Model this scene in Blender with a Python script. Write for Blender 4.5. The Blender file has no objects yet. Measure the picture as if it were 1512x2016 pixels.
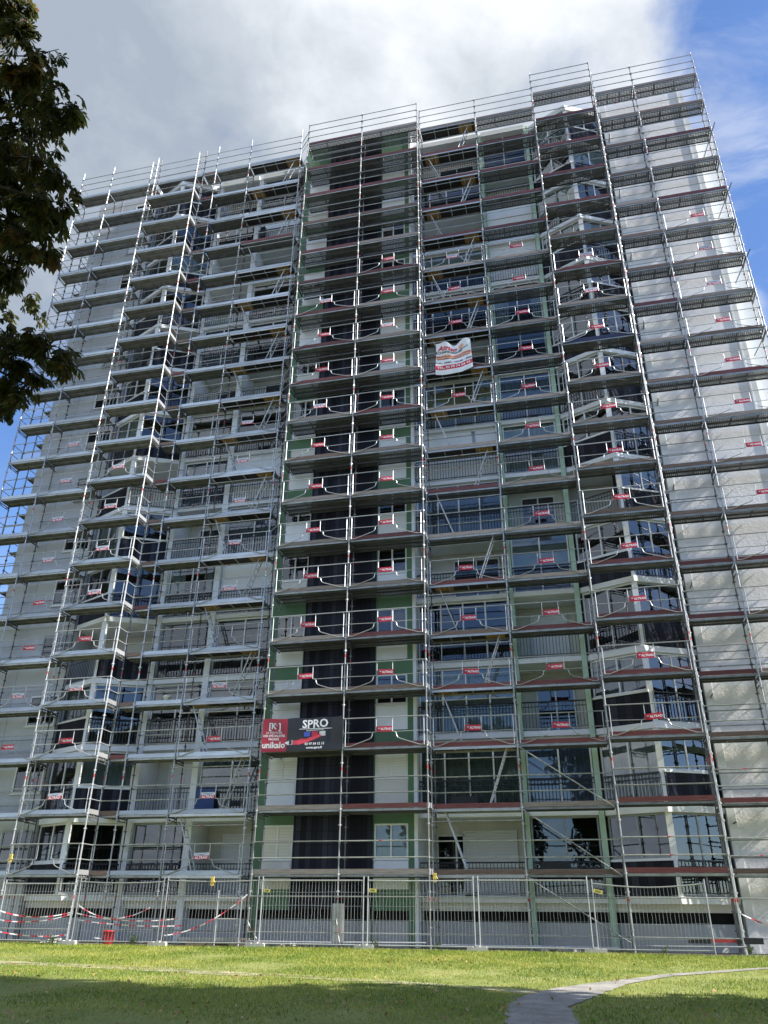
import bpy, math, random
import numpy as np
from mathutils import Vector, Matrix
random.seed(11)
rng = np.random.default_rng(11)
D = bpy.data
SC = bpy.context.scene
COL = SC.collection
PI = math.pi
R = math.radians

# ------------------------------------------------------------------ materials
def new_mat(name):
    m = D.materials.new(name); m.use_nodes = True
    nt = m.node_tree; nt.nodes.clear()
    out = nt.nodes.new('ShaderNodeOutputMaterial')
    return m, nt, out

def N(nt, t, **kw):
    n = nt.nodes.new(t)
    for k, v in kw.items():
        setattr(n, k, v)
    return n

def coord(nt, scale=(1, 1, 1), kind='Object'):
    tc = N(nt, 'ShaderNodeTexCoord'); mp = N(nt, 'ShaderNodeMapping')
    mp.inputs['Scale'].default_value = scale
    nt.links.new(tc.outputs[kind], mp.inputs['Vector'])
    return mp.outputs['Vector']

def ramp(nt, fac, stops):
    r = N(nt, 'ShaderNodeValToRGB'); nt.links.new(fac, r.inputs['Fac'])
    e = r.color_ramp.elements
    while len(e) < len(stops): e.new(0.5)
    for el, (p, c) in zip(e, stops):
        el.position = p; el.color = (c[0], c[1], c[2], 1)
    return r.outputs['Color']

def noise(nt, vec, scale, detail=3, rough=.55, dist=0):
    n = N(nt, 'ShaderNodeTexNoise'); n.inputs['Scale'].default_value = scale
    n.inputs['Detail'].default_value = detail; n.inputs['Roughness'].default_value = rough
    n.inputs['Distortion'].default_value = dist
    if vec is not None: nt.links.new(vec, n.inputs['Vector'])
    return n.outputs['Fac']

def mathn(nt, op, a, b=None, clamp=False):
    n = N(nt, 'ShaderNodeMath', operation=op, use_clamp=clamp)
    for i, v in enumerate((a, b)):
        if v is None: continue
        if isinstance(v, (int, float)): n.inputs[i].default_value = v
        else: nt.links.new(v, n.inputs[i])
    return n.outputs[0]

def plain(name, col, rough=.6, metal=0, var=.12, vscale=3.0, bump=0, bscale=40, kind='Object', spec=.5, stretch=(1, 1, 1), dirt=None, obj=0):
    """a base colour broken up by two scales of noise, with an optional bump"""
    m, nt, out = new_mat(name)
    b = N(nt, 'ShaderNodeBsdfPrincipled')
    v = coord(nt, stretch, kind)
    f = noise(nt, v, vscale, 5, .6)
    lo = [max(0, c * (1 - var)) for c in col]; hi = [min(1, c * (1 + var)) for c in col]
    c = ramp(nt, f, [(.3, lo), (.7, hi)])
    if dirt:
        f2 = noise(nt, v, dirt[1], 6, .7, .4)
        mx = N(nt, 'ShaderNodeMix', data_type='RGBA')
        fac = ramp(nt, f2, [(dirt[2], (0, 0, 0)), (dirt[2] + .15, (dirt[3],) * 3)])
        nt.links.new(fac, mx.inputs['Factor']); nt.links.new(c, mx.inputs['A'])
        mx.inputs['B'].default_value = (*dirt[0], 1); c = mx.outputs['Result']
    if obj:
        oi = N(nt, 'ShaderNodeObjectInfo'); hs = N(nt, 'ShaderNodeHueSaturation')
        nt.links.new(mathn(nt, 'ADD', 1-obj, mathn(nt, 'MULTIPLY', oi.outputs['Random'], 2*obj)), hs.inputs['Value'])
        nt.links.new(c, hs.inputs['Color']); c = hs.outputs[0]
    nt.links.new(c, b.inputs['Base Color'])
    b.inputs['Roughness'].default_value = rough; b.inputs['Metallic'].default_value = metal
    b.inputs['Specular IOR Level'].default_value = spec
    if bump:
        bn = N(nt, 'ShaderNodeBump'); bn.inputs['Strength'].default_value = bump
        bn.inputs['Distance'].default_value = .02
        nt.links.new(noise(nt, v, bscale, 4, .6), bn.inputs['Height'])
        nt.links.new(bn.outputs[0], b.inputs['Normal'])
    nt.links.new(b.outputs[0], out.inputs[0])
    return m

M = {}
M['galv'] = plain('galvanised_steel', (.34, .35, .34), .42, .55, .3, 2.2, dirt=((.24, .21, .17), 5, .55, .6), obj=.25)
M['galv_dark'] = plain('shaded_weathered_steel', (.13, .135, .135), .5, .5, .3, 3, dirt=((.14, .115, .09), 6, .5, .6), obj=.3)  # weathered steel, darkened to put shade on inner posts and undersides
M['galv_new'] = plain('bright_steel', (.45, .46, .47), .38, .5, .18, 2, dirt=((.34, .32, .28), 4, .56, .6), obj=.22)
M['steel_toe'] = plain('sky_tinted_toe_board', (.34, .39, .45), .30, .65, .2, 1.5, stretch=(.6, 1, 4), dirt=((.26, .25, .22), 2.2, .6, .5), obj=.25)  # blue in the base colour stands in for reflected sky
M['deck_under'] = plain('shade_dark_steel_deck', (.24, .245, .24), .5, .35, .25, 2.5, obj=.3)  # steel darkened so the colour carries the shade under the decks
M['red_mark'] = plain('red_marking', (.42, .05, .05), .5)
M['yellow_mark'] = plain('yellow_marking', (.75, .5, .05), .5)
M['wood_grey'] = plain('weathered_board', (.34, .29, .25), .8, 0, .3, 3, .3, 30, stretch=(.5, 1, 9), dirt=((.42, .22, .17), 2, .5, .6), obj=.3)
M['wood_brown'] = plain('brown_board', (.20, .13, .10), .75, 0, .35, 3, .3, 30, stretch=(.5, 1, 9), dirt=((.32, .25, .20), 2, .5, .6), obj=.3)
M['wood_red'] = plain('red_painted_board', (.16, .045, .042), .6, 0, .25, 3, .2, 30, stretch=(.5, 1, 6), dirt=((.27, .17, .14), 2.5, .55, .6), obj=.3)
M['wood_blue'] = plain('blue_painted_board', (.03, .035, .09), .6)
M['ply'] = plain('black_ply_deck', (.018, .015, .013), .6, 0, .3, 2)
M['trapdoor'] = plain('ochre_ply_trapdoor', (.34, .19, .04), .6, 0, .25, 2)
M['white_render'] = plain('white_render', (.76, .77, .76), .8, 0, .07, .8, .25, 60, dirt=((.52, .52, .50), 1.3, .62, .35))
M['wall_left'] = plain('grey_white_render', (.50, .51, .52), .85, 0, .10, .5, .3, 50, dirt=((.34, .35, .36), .7, .55, .4))
M['cream'] = plain('cream_render', (.66, .645, .58), .8, 0, .08, .8, .2, 50, dirt=((.45, .43, .36), 1.5, .62, .4))
M['green'] = plain('green_render', (.10, .19, .105), .8, 0, .18, .9, .25, 60)
M['pale_green'] = plain('pale_green_render', (.42, .56, .42), .8, 0, .10, .7, .2, 50)
M['panel'] = plain('white_infill_panel', (.77, .79, .79), .55, 0, .06, 1.2, dirt=((.58, .58, .54), 2.0, .62, .4), obj=.08)
M['frame_white'] = plain('white_window_frame', (.76, .77, .76), .4, 0, .04, 2)
M['frame_grey'] = plain('grey_window_frame', (.30, .32, .33), .45, 0, .08, 2)
M['rail_dark'] = plain('dark_blue_railing', (.018, .02, .028), .45, 0, .2, 3)
M['black'] = plain('void_shade_black', (.006, .006, .006), .9)  # near-black colour stands in for shade inside vents and doorways
M['dark_backing'] = plain('room_shade_dark', (.022, .022, .024), .9, 0, .4, .7)  # dark colour stands in for the unlit rooms behind panes
M['plinth'] = plain('grey_plinth', (.42, .43, .43), .8, 0, .08, .9, .2, 40, dirt=((.30, .30, .29), 1.6, .58, .5))
M['roof'] = plain('bitumen_roof', (.06, .06, .06), .9)
M['concrete'] = plain('concrete', (.42, .41, .38), .85, 0, .2, 4, .3, 60)
M['plastic_red'] = plain('red_plastic', (.60, .03, .06), .35, 0, .1, 4)
M['plastic_white'] = plain('white_plastic', (.75, .75, .73), .4)
M['plastic_black'] = plain('black_plastic', (.02, .02, .02), .4)
M['yellow'] = plain('yellow_plate', (.72, .62, .16), .5, 0, .08, 6)
M['yellow_glove'] = plain('yellow_rubber', (.75, .55, .12), .5, 0, .15, 20)
M['ink'] = plain('black_ink', (.02, .02, .025), .6)
M['sign_red'] = plain('sign_red', (.58, .022, .045), .4, 0, .05, 5)
M['sign_dark_red'] = plain('sign_dark_red', (.36, .015, .03), .4)
M['sign_white'] = plain('sign_white', (.80, .80, .80), .45)
M['sign_blue'] = plain('sign_blue', (.20, .34, .50), .4)
M['sign_pale'] = plain('sign_pale_grey', (.62, .63, .66), .45)
M['ban_red'] = plain('banner_red', (.42, .018, .045), .38, 0, .1, 2)
M['ban_black'] = plain('banner_black', (.014, .014, .018), .33, 0, .2, 2)
M['ban_blue'] = plain('banner_blue', (.05, .09, .45), .4)
M['ban_pink'] = plain('paint_red', (.62, .05, .08), .4, 0, .15, 6)
M['sheet_white'] = plain('white_sheet', (.80, .80, .79), .6, 0, .05, 3)
M['sheet_orange'] = plain('sheet_orange', (.80, .36, .22), .6)
M['tape_w'] = plain('white_tape', (.80, .78, .76), .5)
M['tape_r'] = plain('red_tape', (.62, .03, .05), .5)
M['blue_panel'] = plain('blue_screen_panel', (.02, .06, .20), .6, 0, .1, 3)
M['curtain'] = plain('net_curtain', (.50, .55, .52), .9, 0, .08, 3)
M['curtain_blue'] = plain('blue_grey_curtain', (.30, .36, .44), .9, 0, .12, 3)
M['curtain_green'] = plain('green_grey_curtain', (.28, .34, .30), .9, 0, .12, 3)
M['blind'] = plain('cream_blind', (.46, .43, .27), .8, 0, .06, 3)
M['bark'] = plain('bark', (.055, .042, .030), .95, 0, .35, 8, .6, 30)

def mat_shutter(name, col):
    m, nt, out = new_mat(name)
    b = N(nt, 'ShaderNodeBsdfPrincipled'); v = coord(nt)
    w = N(nt, 'ShaderNodeTexWave', wave_type='BANDS', bands_direction='Z', wave_profile='SAW')
    w.inputs['Scale'].default_value = 3.3
    nt.links.new(v, w.inputs['Vector'])
    bn = N(nt, 'ShaderNodeBump'); bn.inputs['Strength'].default_value = .9; bn.inputs['Distance'].default_value = .012
    nt.links.new(w.outputs['Fac'], bn.inputs['Height']); nt.links.new(bn.outputs[0], b.inputs['Normal'])
    c = ramp(nt, w.outputs['Fac'], [(0, [x * .55 for x in col]), (.12, col)])
    nt.links.new(c, b.inputs['Base Color']); b.inputs['Roughness'].default_value = .5
    nt.links.new(b.outputs[0], out.inputs[0]); return m
M['shutter'] = mat_shutter('white_roller_shutter', (.78, .79, .78))
M['shutter_cream'] = mat_shutter('cream_roller_shutter', (.72, .69, .58))
M['shutter_grey'] = mat_shutter('grey_roller_shutter', (.34, .35, .37))

def mat_roughcast():
    m, nt, out = new_mat('roughcast_render')
    b = N(nt, 'ShaderNodeBsdfPrincipled')
    v = coord(nt, (1, 1, 1))
    f = noise(nt, v, .6, 4, .6)
    c = ramp(nt, f, [(.3, (.77, .75, .735)), (.7, (.86, .84, .82))])
    nt.links.new(c, b.inputs['Base Color']); b.inputs['Roughness'].default_value = .85
    h = noise(nt, v, 13, 5, .6, .8)
    h2 = noise(nt, v, 4.0, 3, .5, .6)
    s = mathn(nt, 'ADD', h, mathn(nt, 'MULTIPLY', h2, .3))
    bn = N(nt, 'ShaderNodeBump'); bn.inputs['Strength'].default_value = .5; bn.inputs['Distance'].default_value = .03
    nt.links.new(s, bn.inputs['Height']); nt.links.new(bn.outputs[0], b.inputs['Normal'])
    nt.links.new(b.outputs[0], out.inputs[0]); return m
M['roughcast'] = mat_roughcast()

def mat_cladding():
    m, nt, out = new_mat('dark_slate_cladding')
    b = N(nt, 'ShaderNodeBsdfPrincipled')
    tc = N(nt, 'ShaderNodeTexCoord'); sp = N(nt, 'ShaderNodeSeparateXYZ'); cb = N(nt, 'ShaderNodeCombineXYZ')
    nt.links.new(tc.outputs['Object'], sp.inputs[0])
    nt.links.new(mathn(nt, 'ADD', sp.outputs['X'], mathn(nt, 'MULTIPLY', sp.outputs['Y'], .35)), cb.inputs['X'])
    nt.links.new(sp.outputs['Z'], cb.inputs['Y'])
    br = N(nt, 'ShaderNodeTexBrick'); br.offset = 0.0
    br.inputs['Scale'].default_value = 1.0; br.inputs['Brick Width'].default_value = .20; br.inputs['Row Height'].default_value = .44
    br.inputs['Mortar Size'].default_value = .010; br.inputs['Bias'].default_value = 0
    br.inputs['Color1'].default_value = (.016, .018, .027, 1); br.inputs['Color2'].default_value = (.024, .026, .037, 1)
    br.inputs['Mortar'].default_value = (.003, .003, .004, 1)
    nt.links.new(cb.outputs[0], br.inputs['Vector'])
    # column tone: each vertical board its own shade
    fl = mathn(nt, 'FLOOR', mathn(nt, 'DIVIDE', mathn(nt, 'ADD', sp.outputs['X'], mathn(nt, 'MULTIPLY', sp.outputs['Y'], .35)), .20))
    wn = N(nt, 'ShaderNodeTexWhiteNoise', noise_dimensions='1D'); nt.links.new(fl, wn.inputs['W'])
    mx = N(nt, 'ShaderNodeMix', data_type='RGBA', blend_type='MULTIPLY'); mx.inputs['Factor'].default_value = 1
    nt.links.new(br.outputs['Color'], mx.inputs['A'])
    g = ramp(nt, wn.outputs['Value'], [(.1, (.22, .23, .30)), (.5, (.7, .72, .8)), (.95, (1.7, 1.7, 1.75))])
    nt.links.new(g, mx.inputs['B']); nt.links.new(mx.outputs['Result'], b.inputs['Base Color'])
    b.inputs['Roughness'].default_value = .6; b.inputs['Specular IOR Level'].default_value = .22
    nt.links.new(b.outputs[0], out.inputs[0]); return m
M['cladding'] = mat_cladding()

def mat_glass(name, tint, ior):
    m, nt, out = new_mat(name)
    tr = N(nt, 'ShaderNodeBsdfTransparent'); tr.inputs[0].default_value = (*tint, 1)
    gl = N(nt, 'ShaderNodeBsdfGlossy'); gl.inputs['Roughness'].default_value = .015
    gl.inputs[0].default_value = (.95, .97, 1, 1)
    bn = N(nt, 'ShaderNodeBump'); bn.inputs['Strength'].default_value = .12; bn.inputs['Distance'].default_value = .05
    nt.links.new(noise(nt, coord(nt, (1, 1, 1)), .9, 2, .5), bn.inputs['Height'])
    nt.links.new(bn.outputs[0], gl.inputs['Normal'])
    fr = N(nt, 'ShaderNodeFresnel'); fr.inputs['IOR'].default_value = ior
    mx = N(nt, 'ShaderNodeMixShader')
    nt.links.new(fr.outputs[0], mx.inputs[0]); nt.links.new(tr.outputs[0], mx.inputs[1]); nt.links.new(gl.outputs[0], mx.inputs[2])
    nt.links.new(mx.outputs[0], out.inputs[0]); return m
M['glass'] = mat_glass('window_glass', (.74, .79, .77), 2.0)

def mat_perforated():
    m, nt, out = new_mat('perforated_steel_plank')
    b = N(nt, 'ShaderNodeBsdfPrincipled'); v = coord(nt)
    c = ramp(nt, noise(nt, v, 2.5, 4, .6), [(.3, (.11, .118, .112)), (.7, (.20, .21, .20))])
    nt.links.new(c, b.inputs['Base Color']); b.inputs['Roughness'].default_value = .5; b.inputs['Metallic'].default_value = .4
    sp = N(nt, 'ShaderNodeSeparateXYZ'); nt.links.new(v, sp.inputs[0])
    px = mathn(nt, 'SUBTRACT', mathn(nt, 'FRACT', mathn(nt, 'DIVIDE', sp.outputs['X'], .075)), .5)
    py = mathn(nt, 'SUBTRACT', mathn(nt, 'FRACT', mathn(nt, 'DIVIDE', sp.outputs['Y'], .075)), .5)
    d2 = mathn(nt, 'ADD', mathn(nt, 'MULTIPLY', px, px), mathn(nt, 'MULTIPLY', py, py))
    hole = mathn(nt, 'LESS_THAN', d2, .07)
    tr = N(nt, 'ShaderNodeBsdfTransparent'); mx = N(nt, 'ShaderNodeMixShader')
    nt.links.new(hole, mx.inputs[0]); nt.links.new(b.outputs[0], mx.inputs[1]); nt.links.new(tr.outputs[0], mx.inputs[2])
    nt.links.new(mx.outputs[0], out.inputs[0]); return m
M['perf'] = mat_perforated()

def mat_leaf(name, stops, scale, transl=.35):
    m, nt, out = new_mat(name)
    g = N(nt, 'ShaderNodeNewGeometry')
    f = noise(nt, g.outputs['Position'], scale, 3, .6)
    wn = N(nt, 'ShaderNodeMath', operation='ADD')
    nt.links.new(f, wn.inputs[0])
    nt.links.new(mathn(nt, 'MULTIPLY', mathn(nt, 'SUBTRACT', g.outputs['Random Per Island'], .5), .5), wn.inputs[1])
    c = ramp(nt, wn.outputs[0], stops)
    d = N(nt, 'ShaderNodeBsdfPrincipled'); d.inputs['Roughness'].default_value = .5
    nt.links.new(c, d.inputs['Base Color'])
    t = N(nt, 'ShaderNodeBsdfTranslucent'); nt.links.new(c, t.inputs[0])
    mx = N(nt, 'ShaderNodeMixShader'); mx.inputs[0].default_value = transl
    nt.links.new(d.outputs[0], mx.inputs[1]); nt.links.new(t.outputs[0], mx.inputs[2])
    nt.links.new(mx.outputs[0], out.inputs[0]); return m
M['leaf'] = mat_leaf('chestnut_leaf', [(.2, (.028, .042, .012)), (.48, (.06, .078, .02)), (.66, (.13, .12, .028)), (.9, (.22, .11, .035))], 2.2, .55)
M['leaf_far'] = mat_leaf('tree_leaf', [(.2, (.02, .04, .012)), (.6, (.04, .075, .02)), (.9, (.06, .09, .03))], .5, .25)
M['blade'] = mat_leaf('grass_blade', [(.24, (.085, .15, .018)), (.44, (.20, .30, .03)), (.60, (.33, .36, .05)), (.80, (.50, .44, .13))], .42, .4)
M['dead_leaf'] = mat_leaf('dead_leaf', [(.2, (.22, .11, .04)), (.6, (.38, .24, .10)), (.9, (.55, .45, .28))], 9, .2)
M['weed'] = mat_leaf('weed_leaf', [(.2, (.04, .09, .02)), (.8, (.16, .2, .05))], 5, .3)

def mat_ground(name, stops, scale, bump, bscale):
    m, nt, out = new_mat(name)
    b = N(nt, 'ShaderNodeBsdfPrincipled'); v = coord(nt)
    a = noise(nt, v, scale, 8, .65, .3)
    f = mathn(nt, 'ADD', mathn(nt, 'MULTIPLY', a, .6), mathn(nt, 'MULTIPLY', noise(nt, v, bscale, 3, .6), .4))
    nt.links.new(ramp(nt, f, stops), b.inputs['Base Color']); b.inputs['Roughness'].default_value = .95
    bn = N(nt, 'ShaderNodeBump'); bn.inputs['Strength'].default_value = bump; bn.inputs['Distance'].default_value = .03
    nt.links.new(noise(nt, v, bscale, 3, .6), bn.inputs['Height']); nt.links.new(bn.outputs[0], b.inputs['Normal'])
    nt.links.new(b.outputs[0], out.inputs[0]); return m
M['lawn'] = mat_ground('lawn_soil', [(.30, (.09, .12, .025)), (.5, (.19, .22, .05)), (.7, (.36, .33, .13))], .5, .6, 18)
M['gravel'] = mat_ground('gravel', [(.28, (.13, .12, .10)), (.48, (.29, .275, .245)), (.72, (.52, .49, .44))], 2.2, 1.0, 38)
M['track'] = mat_ground('worn_earth', [(.30, (.26, .24, .13)), (.5, (.38, .35, .21)), (.7, (.50, .46, .31))], 1.2, .5, 30)

nt = M['track'].node_tree; o_ = [n for n in nt.nodes if n.type == 'OUTPUT_MATERIAL'][0]; b_ = [n for n in nt.nodes if n.type == 'BSDF_PRINCIPLED'][0]
t_ = N(nt, 'ShaderNodeBsdfTransparent'); x_ = N(nt, 'ShaderNodeMixShader')
nt.links.new(ramp(nt, noise(nt, coord(nt, (.8, 2.2, 1)), 1.6, 7, .72, .5), [(.44, (0, 0, 0)), (.54, (1, 1, 1))]), x_.inputs[0])
nt.links.new(t_.outputs[0], x_.inputs[1]); nt.links.new(b_.outputs[0], x_.inputs[2]); nt.links.new(x_.outputs[0], o_.inputs[0])

# ------------------------------------------------------------------ mesh builder
class MB:
    def __init__(s): s.v = []; s.f = []; s.m = []
    def quad(s, a, b, c, d, m=0):
        n = len(s.v); s.v += [tuple(a), tuple(b), tuple(c), tuple(d)]; s.f.append((n, n+1, n+2, n+3)); s.m.append(m)
    def tri(s, a, b, c, m=0):
        n = len(s.v); s.v += [tuple(a), tuple(b), tuple(c)]; s.f.append((n, n+1, n+2)); s.m.append(m)
    def box(s, x0, y0, z0, x1, y1, z1, m=0):
        n = len(s.v)
        s.v += [(x0,y0,z0),(x1,y0,z0),(x1,y1,z0),(x0,y1,z0),(x0,y0,z1),(x1,y0,z1),(x1,y1,z1),(x0,y1,z1)]
        for q in ((0,3,2,1),(4,5,6,7),(0,1,5,4),(1,2,6,5),(2,3,7,6),(3,0,4,7)):
            s.f.append(tuple(n+i for i in q)); s.m.append(m)
    def obox(s, P, Q, off, d, z0, z1, m=0):
        """upright slab along plan segment P->Q; from 'off' to 'off+d' along the outward normal"""
        P = Vector(P); Q = Vector(Q); t = (Q-P).normalized(); nrm = Vector((t.y, -t.x))
        a, b = P+nrm*off, Q+nrm*off; c, e = Q+nrm*(off+d), P+nrm*(off+d)
        s.prism([a, b, c, e], z0, z1, m)
    def prism(s, pts, z0, z1, m=0):
        k = len(pts); n = len(s.v)
        A = sum(pts[i][0]*pts[(i+1) % k][1]-pts[(i+1) % k][0]*pts[i][1] for i in range(k))
        if A < 0: pts = pts[::-1]
        s.v += [(p[0], p[1], z0) for p in pts]+[(p[0], p[1], z1) for p in pts]
        s.f.append(tuple(n+i for i in reversed(range(k)))); s.m.append(m)
        s.f.append(tuple(n+k+i for i in range(k))); s.m.append(m)
        for i in range(k):
            j = (i+1) % k; s.f.append((n+i, n+j, n+k+j, n+k+i)); s.m.append(m)
    def tube(s, p, q, r, n=6, m=0, r2=None):
        p = Vector(p); q = Vector(q); d = (q-p)
        if d.length < 1e-6: return
        d.normalize(); a = d.orthogonal().normalized(); b = d.cross(a)
        if r2 is None: r2 = r
        k = len(s.v)
        for c, rr in ((p, r), (q, r2)):
            for i in range(n):
                t = 2*PI*i/n; s.v.append(tuple(c+a*(rr*math.cos(t))+b*(rr*math.sin(t))))
        for i in range(n):
            j = (i+1) % n; s.f.append((k+i, k+j, k+n+j, k+n+i)); s.m.append(m)
        s.f.append(tuple(k+i for i in reversed(range(n)))); s.m.append(m)
        s.f.append(tuple(k+n+i for i in range(n))); s.m.append(m)
    def path(s, pts, r, n=6, m=0):
        for a, b in zip(pts, pts[1:]): s.tube(a, b, r, n, m)
    def add(s, verts, faces, m=0, fn=None):
        k = len(s.v); s.v += [tuple(fn(p) if fn else p) for p in verts]
        for f in faces: s.f.append(tuple(k+i for i in f)); s.m.append(m)
    def mesh(s, name, mats, smooth=False):
        me = D.meshes.new(name); me.from_pydata(s.v, [], s.f)
        for x in (mats if isinstance(mats, (list, tuple)) else [mats]): me.materials.append(M[x] if isinstance(x, str) else x)
        if any(s.m): me.polygons.foreach_set('material_index', s.m)
        if smooth: me.polygons.foreach_set('use_smooth', [True]*len(me.polygons))
        me.update(); return me

WL = {}
def put(name, me, parent=None, loc=(0, 0, 0), rz=0, label=None):
    """link one mesh object; loc is in world space, children are placed relative to their parent"""
    o = D.objects.new(name, me); COL.objects.link(o)
    loc = Vector(loc); WL[o.name] = loc
    if parent is not None:
        o.parent = parent; o.location = loc-WL[parent.name]
    else: o.location = loc
    if rz: o.rotation_euler = (0, 0, rz)
    if label: o['label'] = label
    return o
def part(name, mb, mats, parent, smooth=False, label=None):
    """a mesh whose vertices are already in world space"""
    L = WL[parent.name]
    mb.v = [(x-L.x, y-L.y, z-L.z) for x, y, z in mb.v]
    return put(name, mb.mesh(name, mats, smooth), parent, L, label=label)
def tag(o, label, cat, group=None):
    o['label'] = label; o['category'] = cat
    if group: o['group'] = group
    return o
def thing(name, label, cat, loc=(0, 0, 0), group=None):
    return tag(put(name, None, None, loc), label, cat, group)
def struct(name, me, kind='structure'):
    o = put(name, me); o['kind'] = kind; return o

_tc = {}
def text_geo(body, size, bold=0.0, align='CENTER', shear=0):
    k = (body, size, bold, align, shear)
    if k in _tc: return _tc[k]
    c = D.curves.new('t', 'FONT'); c.body = body; c.size = size; c.align_x = align; c.offset = bold; c.shear = shear
    c.resolution_u = 2
    o = D.objects.new('t', c); COL.objects.link(o)
    bpy.context.view_layer.update()
    me = D.meshes.new_from_object(o.evaluated_get(bpy.context.evaluated_depsgraph_get()))
    v = [(p.co.x, p.co.y) for p in me.vertices]; f = [tuple(p.vertices) for p in me.polygons]
    D.objects.remove(o); D.curves.remove(c); D.meshes.remove(me)
    _tc[k] = (v, f); return v, f

# ------------------------------------------------------------------ ground height
def gz(y): return min(0.0, -.67+.0253*y) if y > 0 else -.67

# ------------------------------------------------------------------ the building
F0, PITCH, NF = 1.5, 2.61, 14
def zf(f): return F0+PITCH*f
ROOF = zf(14)
bld = thing('apartment_building', 'tall white and green apartment block of fourteen storeys wrapped in scaffolding', 'apartment block', (-7.8, 30, 0))
YT, YM, YB = 28.18, 28.45, 29.9      # tower wall, balcony front, back wall of the loggias

mb = MB(); mb.box(-24.15, YB, 0, 8.6, 42, ROOF-.02); part('rear_wall', mb, 'cream', bld)
mb = MB(); mb.box(-24.15, YB+.01, ROOF, 8.6, 42.1, ROOF+.12); part('roof', mb, 'roof', bld)
WTOP = ROOF+.75
mb = MB(); mb.box(-24.2, YM, 0, -20.32, YB-.01, WTOP)
for i in range(14): mb.box(-24.21, YM-.012, zf(i)-.03, -20.33, YM, zf(i)+.0, 1)
mb.box(-22.7, YM-.010, 0, -22.67, YM+.001, WTOP-.02, 1)
part('left_end_wall', mb, ['wall_left', 'plinth'], bld)
mb = MB(); mb.box(4.85, 28.42, 0, 8.36, YB-.01, WTOP); part('right_end_wall', mb, 'roughcast', bld)
mb = MB(); mb.box(4.60, 28.40, 0, 4.848, YB-.01, WTOP-.012); mb.box(8.362, 28.40, 0, 8.65, YB+.4, WTOP-.012)
mb.box(8.362, 28.385, 0, 8.42, 28.40, WTOP-.02)
part('corner_trim', mb, 'white_render', bld)
mb = MB(); mb.box(8.66, 28.95, 0, 9.65, 36, 36.1); part('stair_wall', mb, 'white_render', bld)

# ---- windows along a plan segment ------------------------------------------------
def seg_window(name, P, Q, z0, z1, n, fmat='frame_white', fill=None, rec=.0, transom=None, label=None, depth=.45, sill=False):
    """frame (part) > pane, curtain / blind / shutter (sub-parts). rec: recess behind the segment line"""
    P = Vector(P); Q = Vector(Q); L = (Q-P).length; t = (Q-P)/L; nr = Vector((t.y, -t.x))
    P = P-nr*rec; Q = Q-nr*rec
    fw, md = .06, .055
    mb = MB()
    def ob(u0, u1, a, b, off=-.03, d=.06): mb.obox(P+t*u0, P+t*u1, off, d, a, b)
    ob(0, L, z0, z0+fw); ob(0, L, z1-fw, z1)
    ob(0, fw, z0+fw, z1-fw); ob(L-fw, L, z0+fw, z1-fw)
    step = (L-fw)/n
    for i in range(1, n): ob(i*step, i*step+md, z0+fw, z1-fw)
    if transom: 
        for i in range(n): ob(max(fw, i*step+md), (i+1)*step if i < n-1 else L-fw, transom, transom+.05, -.028, .05)
    if sill: ob(-.03, L+.03, z0-.04, z0-.002, -.03, .10)
    fr = part(name, mb, fmat, bld, label=label)
    def child(nm, m, mats): 
        return part(nm, m, mats, fr)
    if fill and fill[0] == 'shutter':
        m = MB(); zl = z1-fw-(z1-z0-2*fw)*fill[1]
        m.obox(P+t*(fw+.004), Q-t*(fw+.004), -.015, .02, zl, z1-fw-.003)
        child('shutter', m, fill[2])
    m = MB()
    for i in range(n):
        u0 = (i*step+md if i else fw)+.002; u1 = ((i+1)*step if i < n-1 else L-fw)-.002
        if fill and fill[0] == 'open' and i == fill[1]: continue
        j = rng.normal(0, .004)
        a, b = P+t*u0-nr*(.004+j), P+t*u1-nr*(.004-j)
        k = rng.normal(0, .005)
        m.quad((a.x, a.y, z0+fw), (b.x, b.y, z0+fw), (b.x-nr.x*k, b.y-nr.y*k, z1-fw), (a.x-nr.x*k, a.y-nr.y*k, z1-fw))
    if m.f: child('pane', m, 'glass')
    if fill and fill[0] == 'curtain':
        m = MB(); nn = max(8, int(L*fill[1]/.06)); prev = None
        spans = [(0, fill[1]*L)] if len(fill) < 4 else fill[3]
        for (s0, s1) in spans:
            nn = max(6, int((s1-s0)/.05)); prev = None
            for i in range(nn+1):
                u = fw+(L-2*fw)*min(1, (s0+(s1-s0)*i/nn)/L); w = .10+.022*math.sin(i*1.9+L)+.01*math.sin(i*.7)
                q = P+t*u-nr*w
                if prev: m.quad((prev.x, prev.y, z0+fw), (q.x, q.y, z0+fw), (q.x, q.y, z1-fw), (prev.x, prev.y, z1-fw))
                prev = q
        child('curtain', m, fill[2])
    if fill and fill[0] == 'blind':
        m = MB(); m.obox(P+t*fw, Q-t*fw, -.09, .012, z1-fw-(z1-z0)*fill[1], z1-fw); child('blind', m, fill[2])
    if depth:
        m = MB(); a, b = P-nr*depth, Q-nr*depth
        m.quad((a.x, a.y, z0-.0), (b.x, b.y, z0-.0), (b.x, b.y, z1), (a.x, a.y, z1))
        child('dark_backing', m, 'dark_backing')  # flat dark sheet in place of the shaded interior
    return fr

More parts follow.
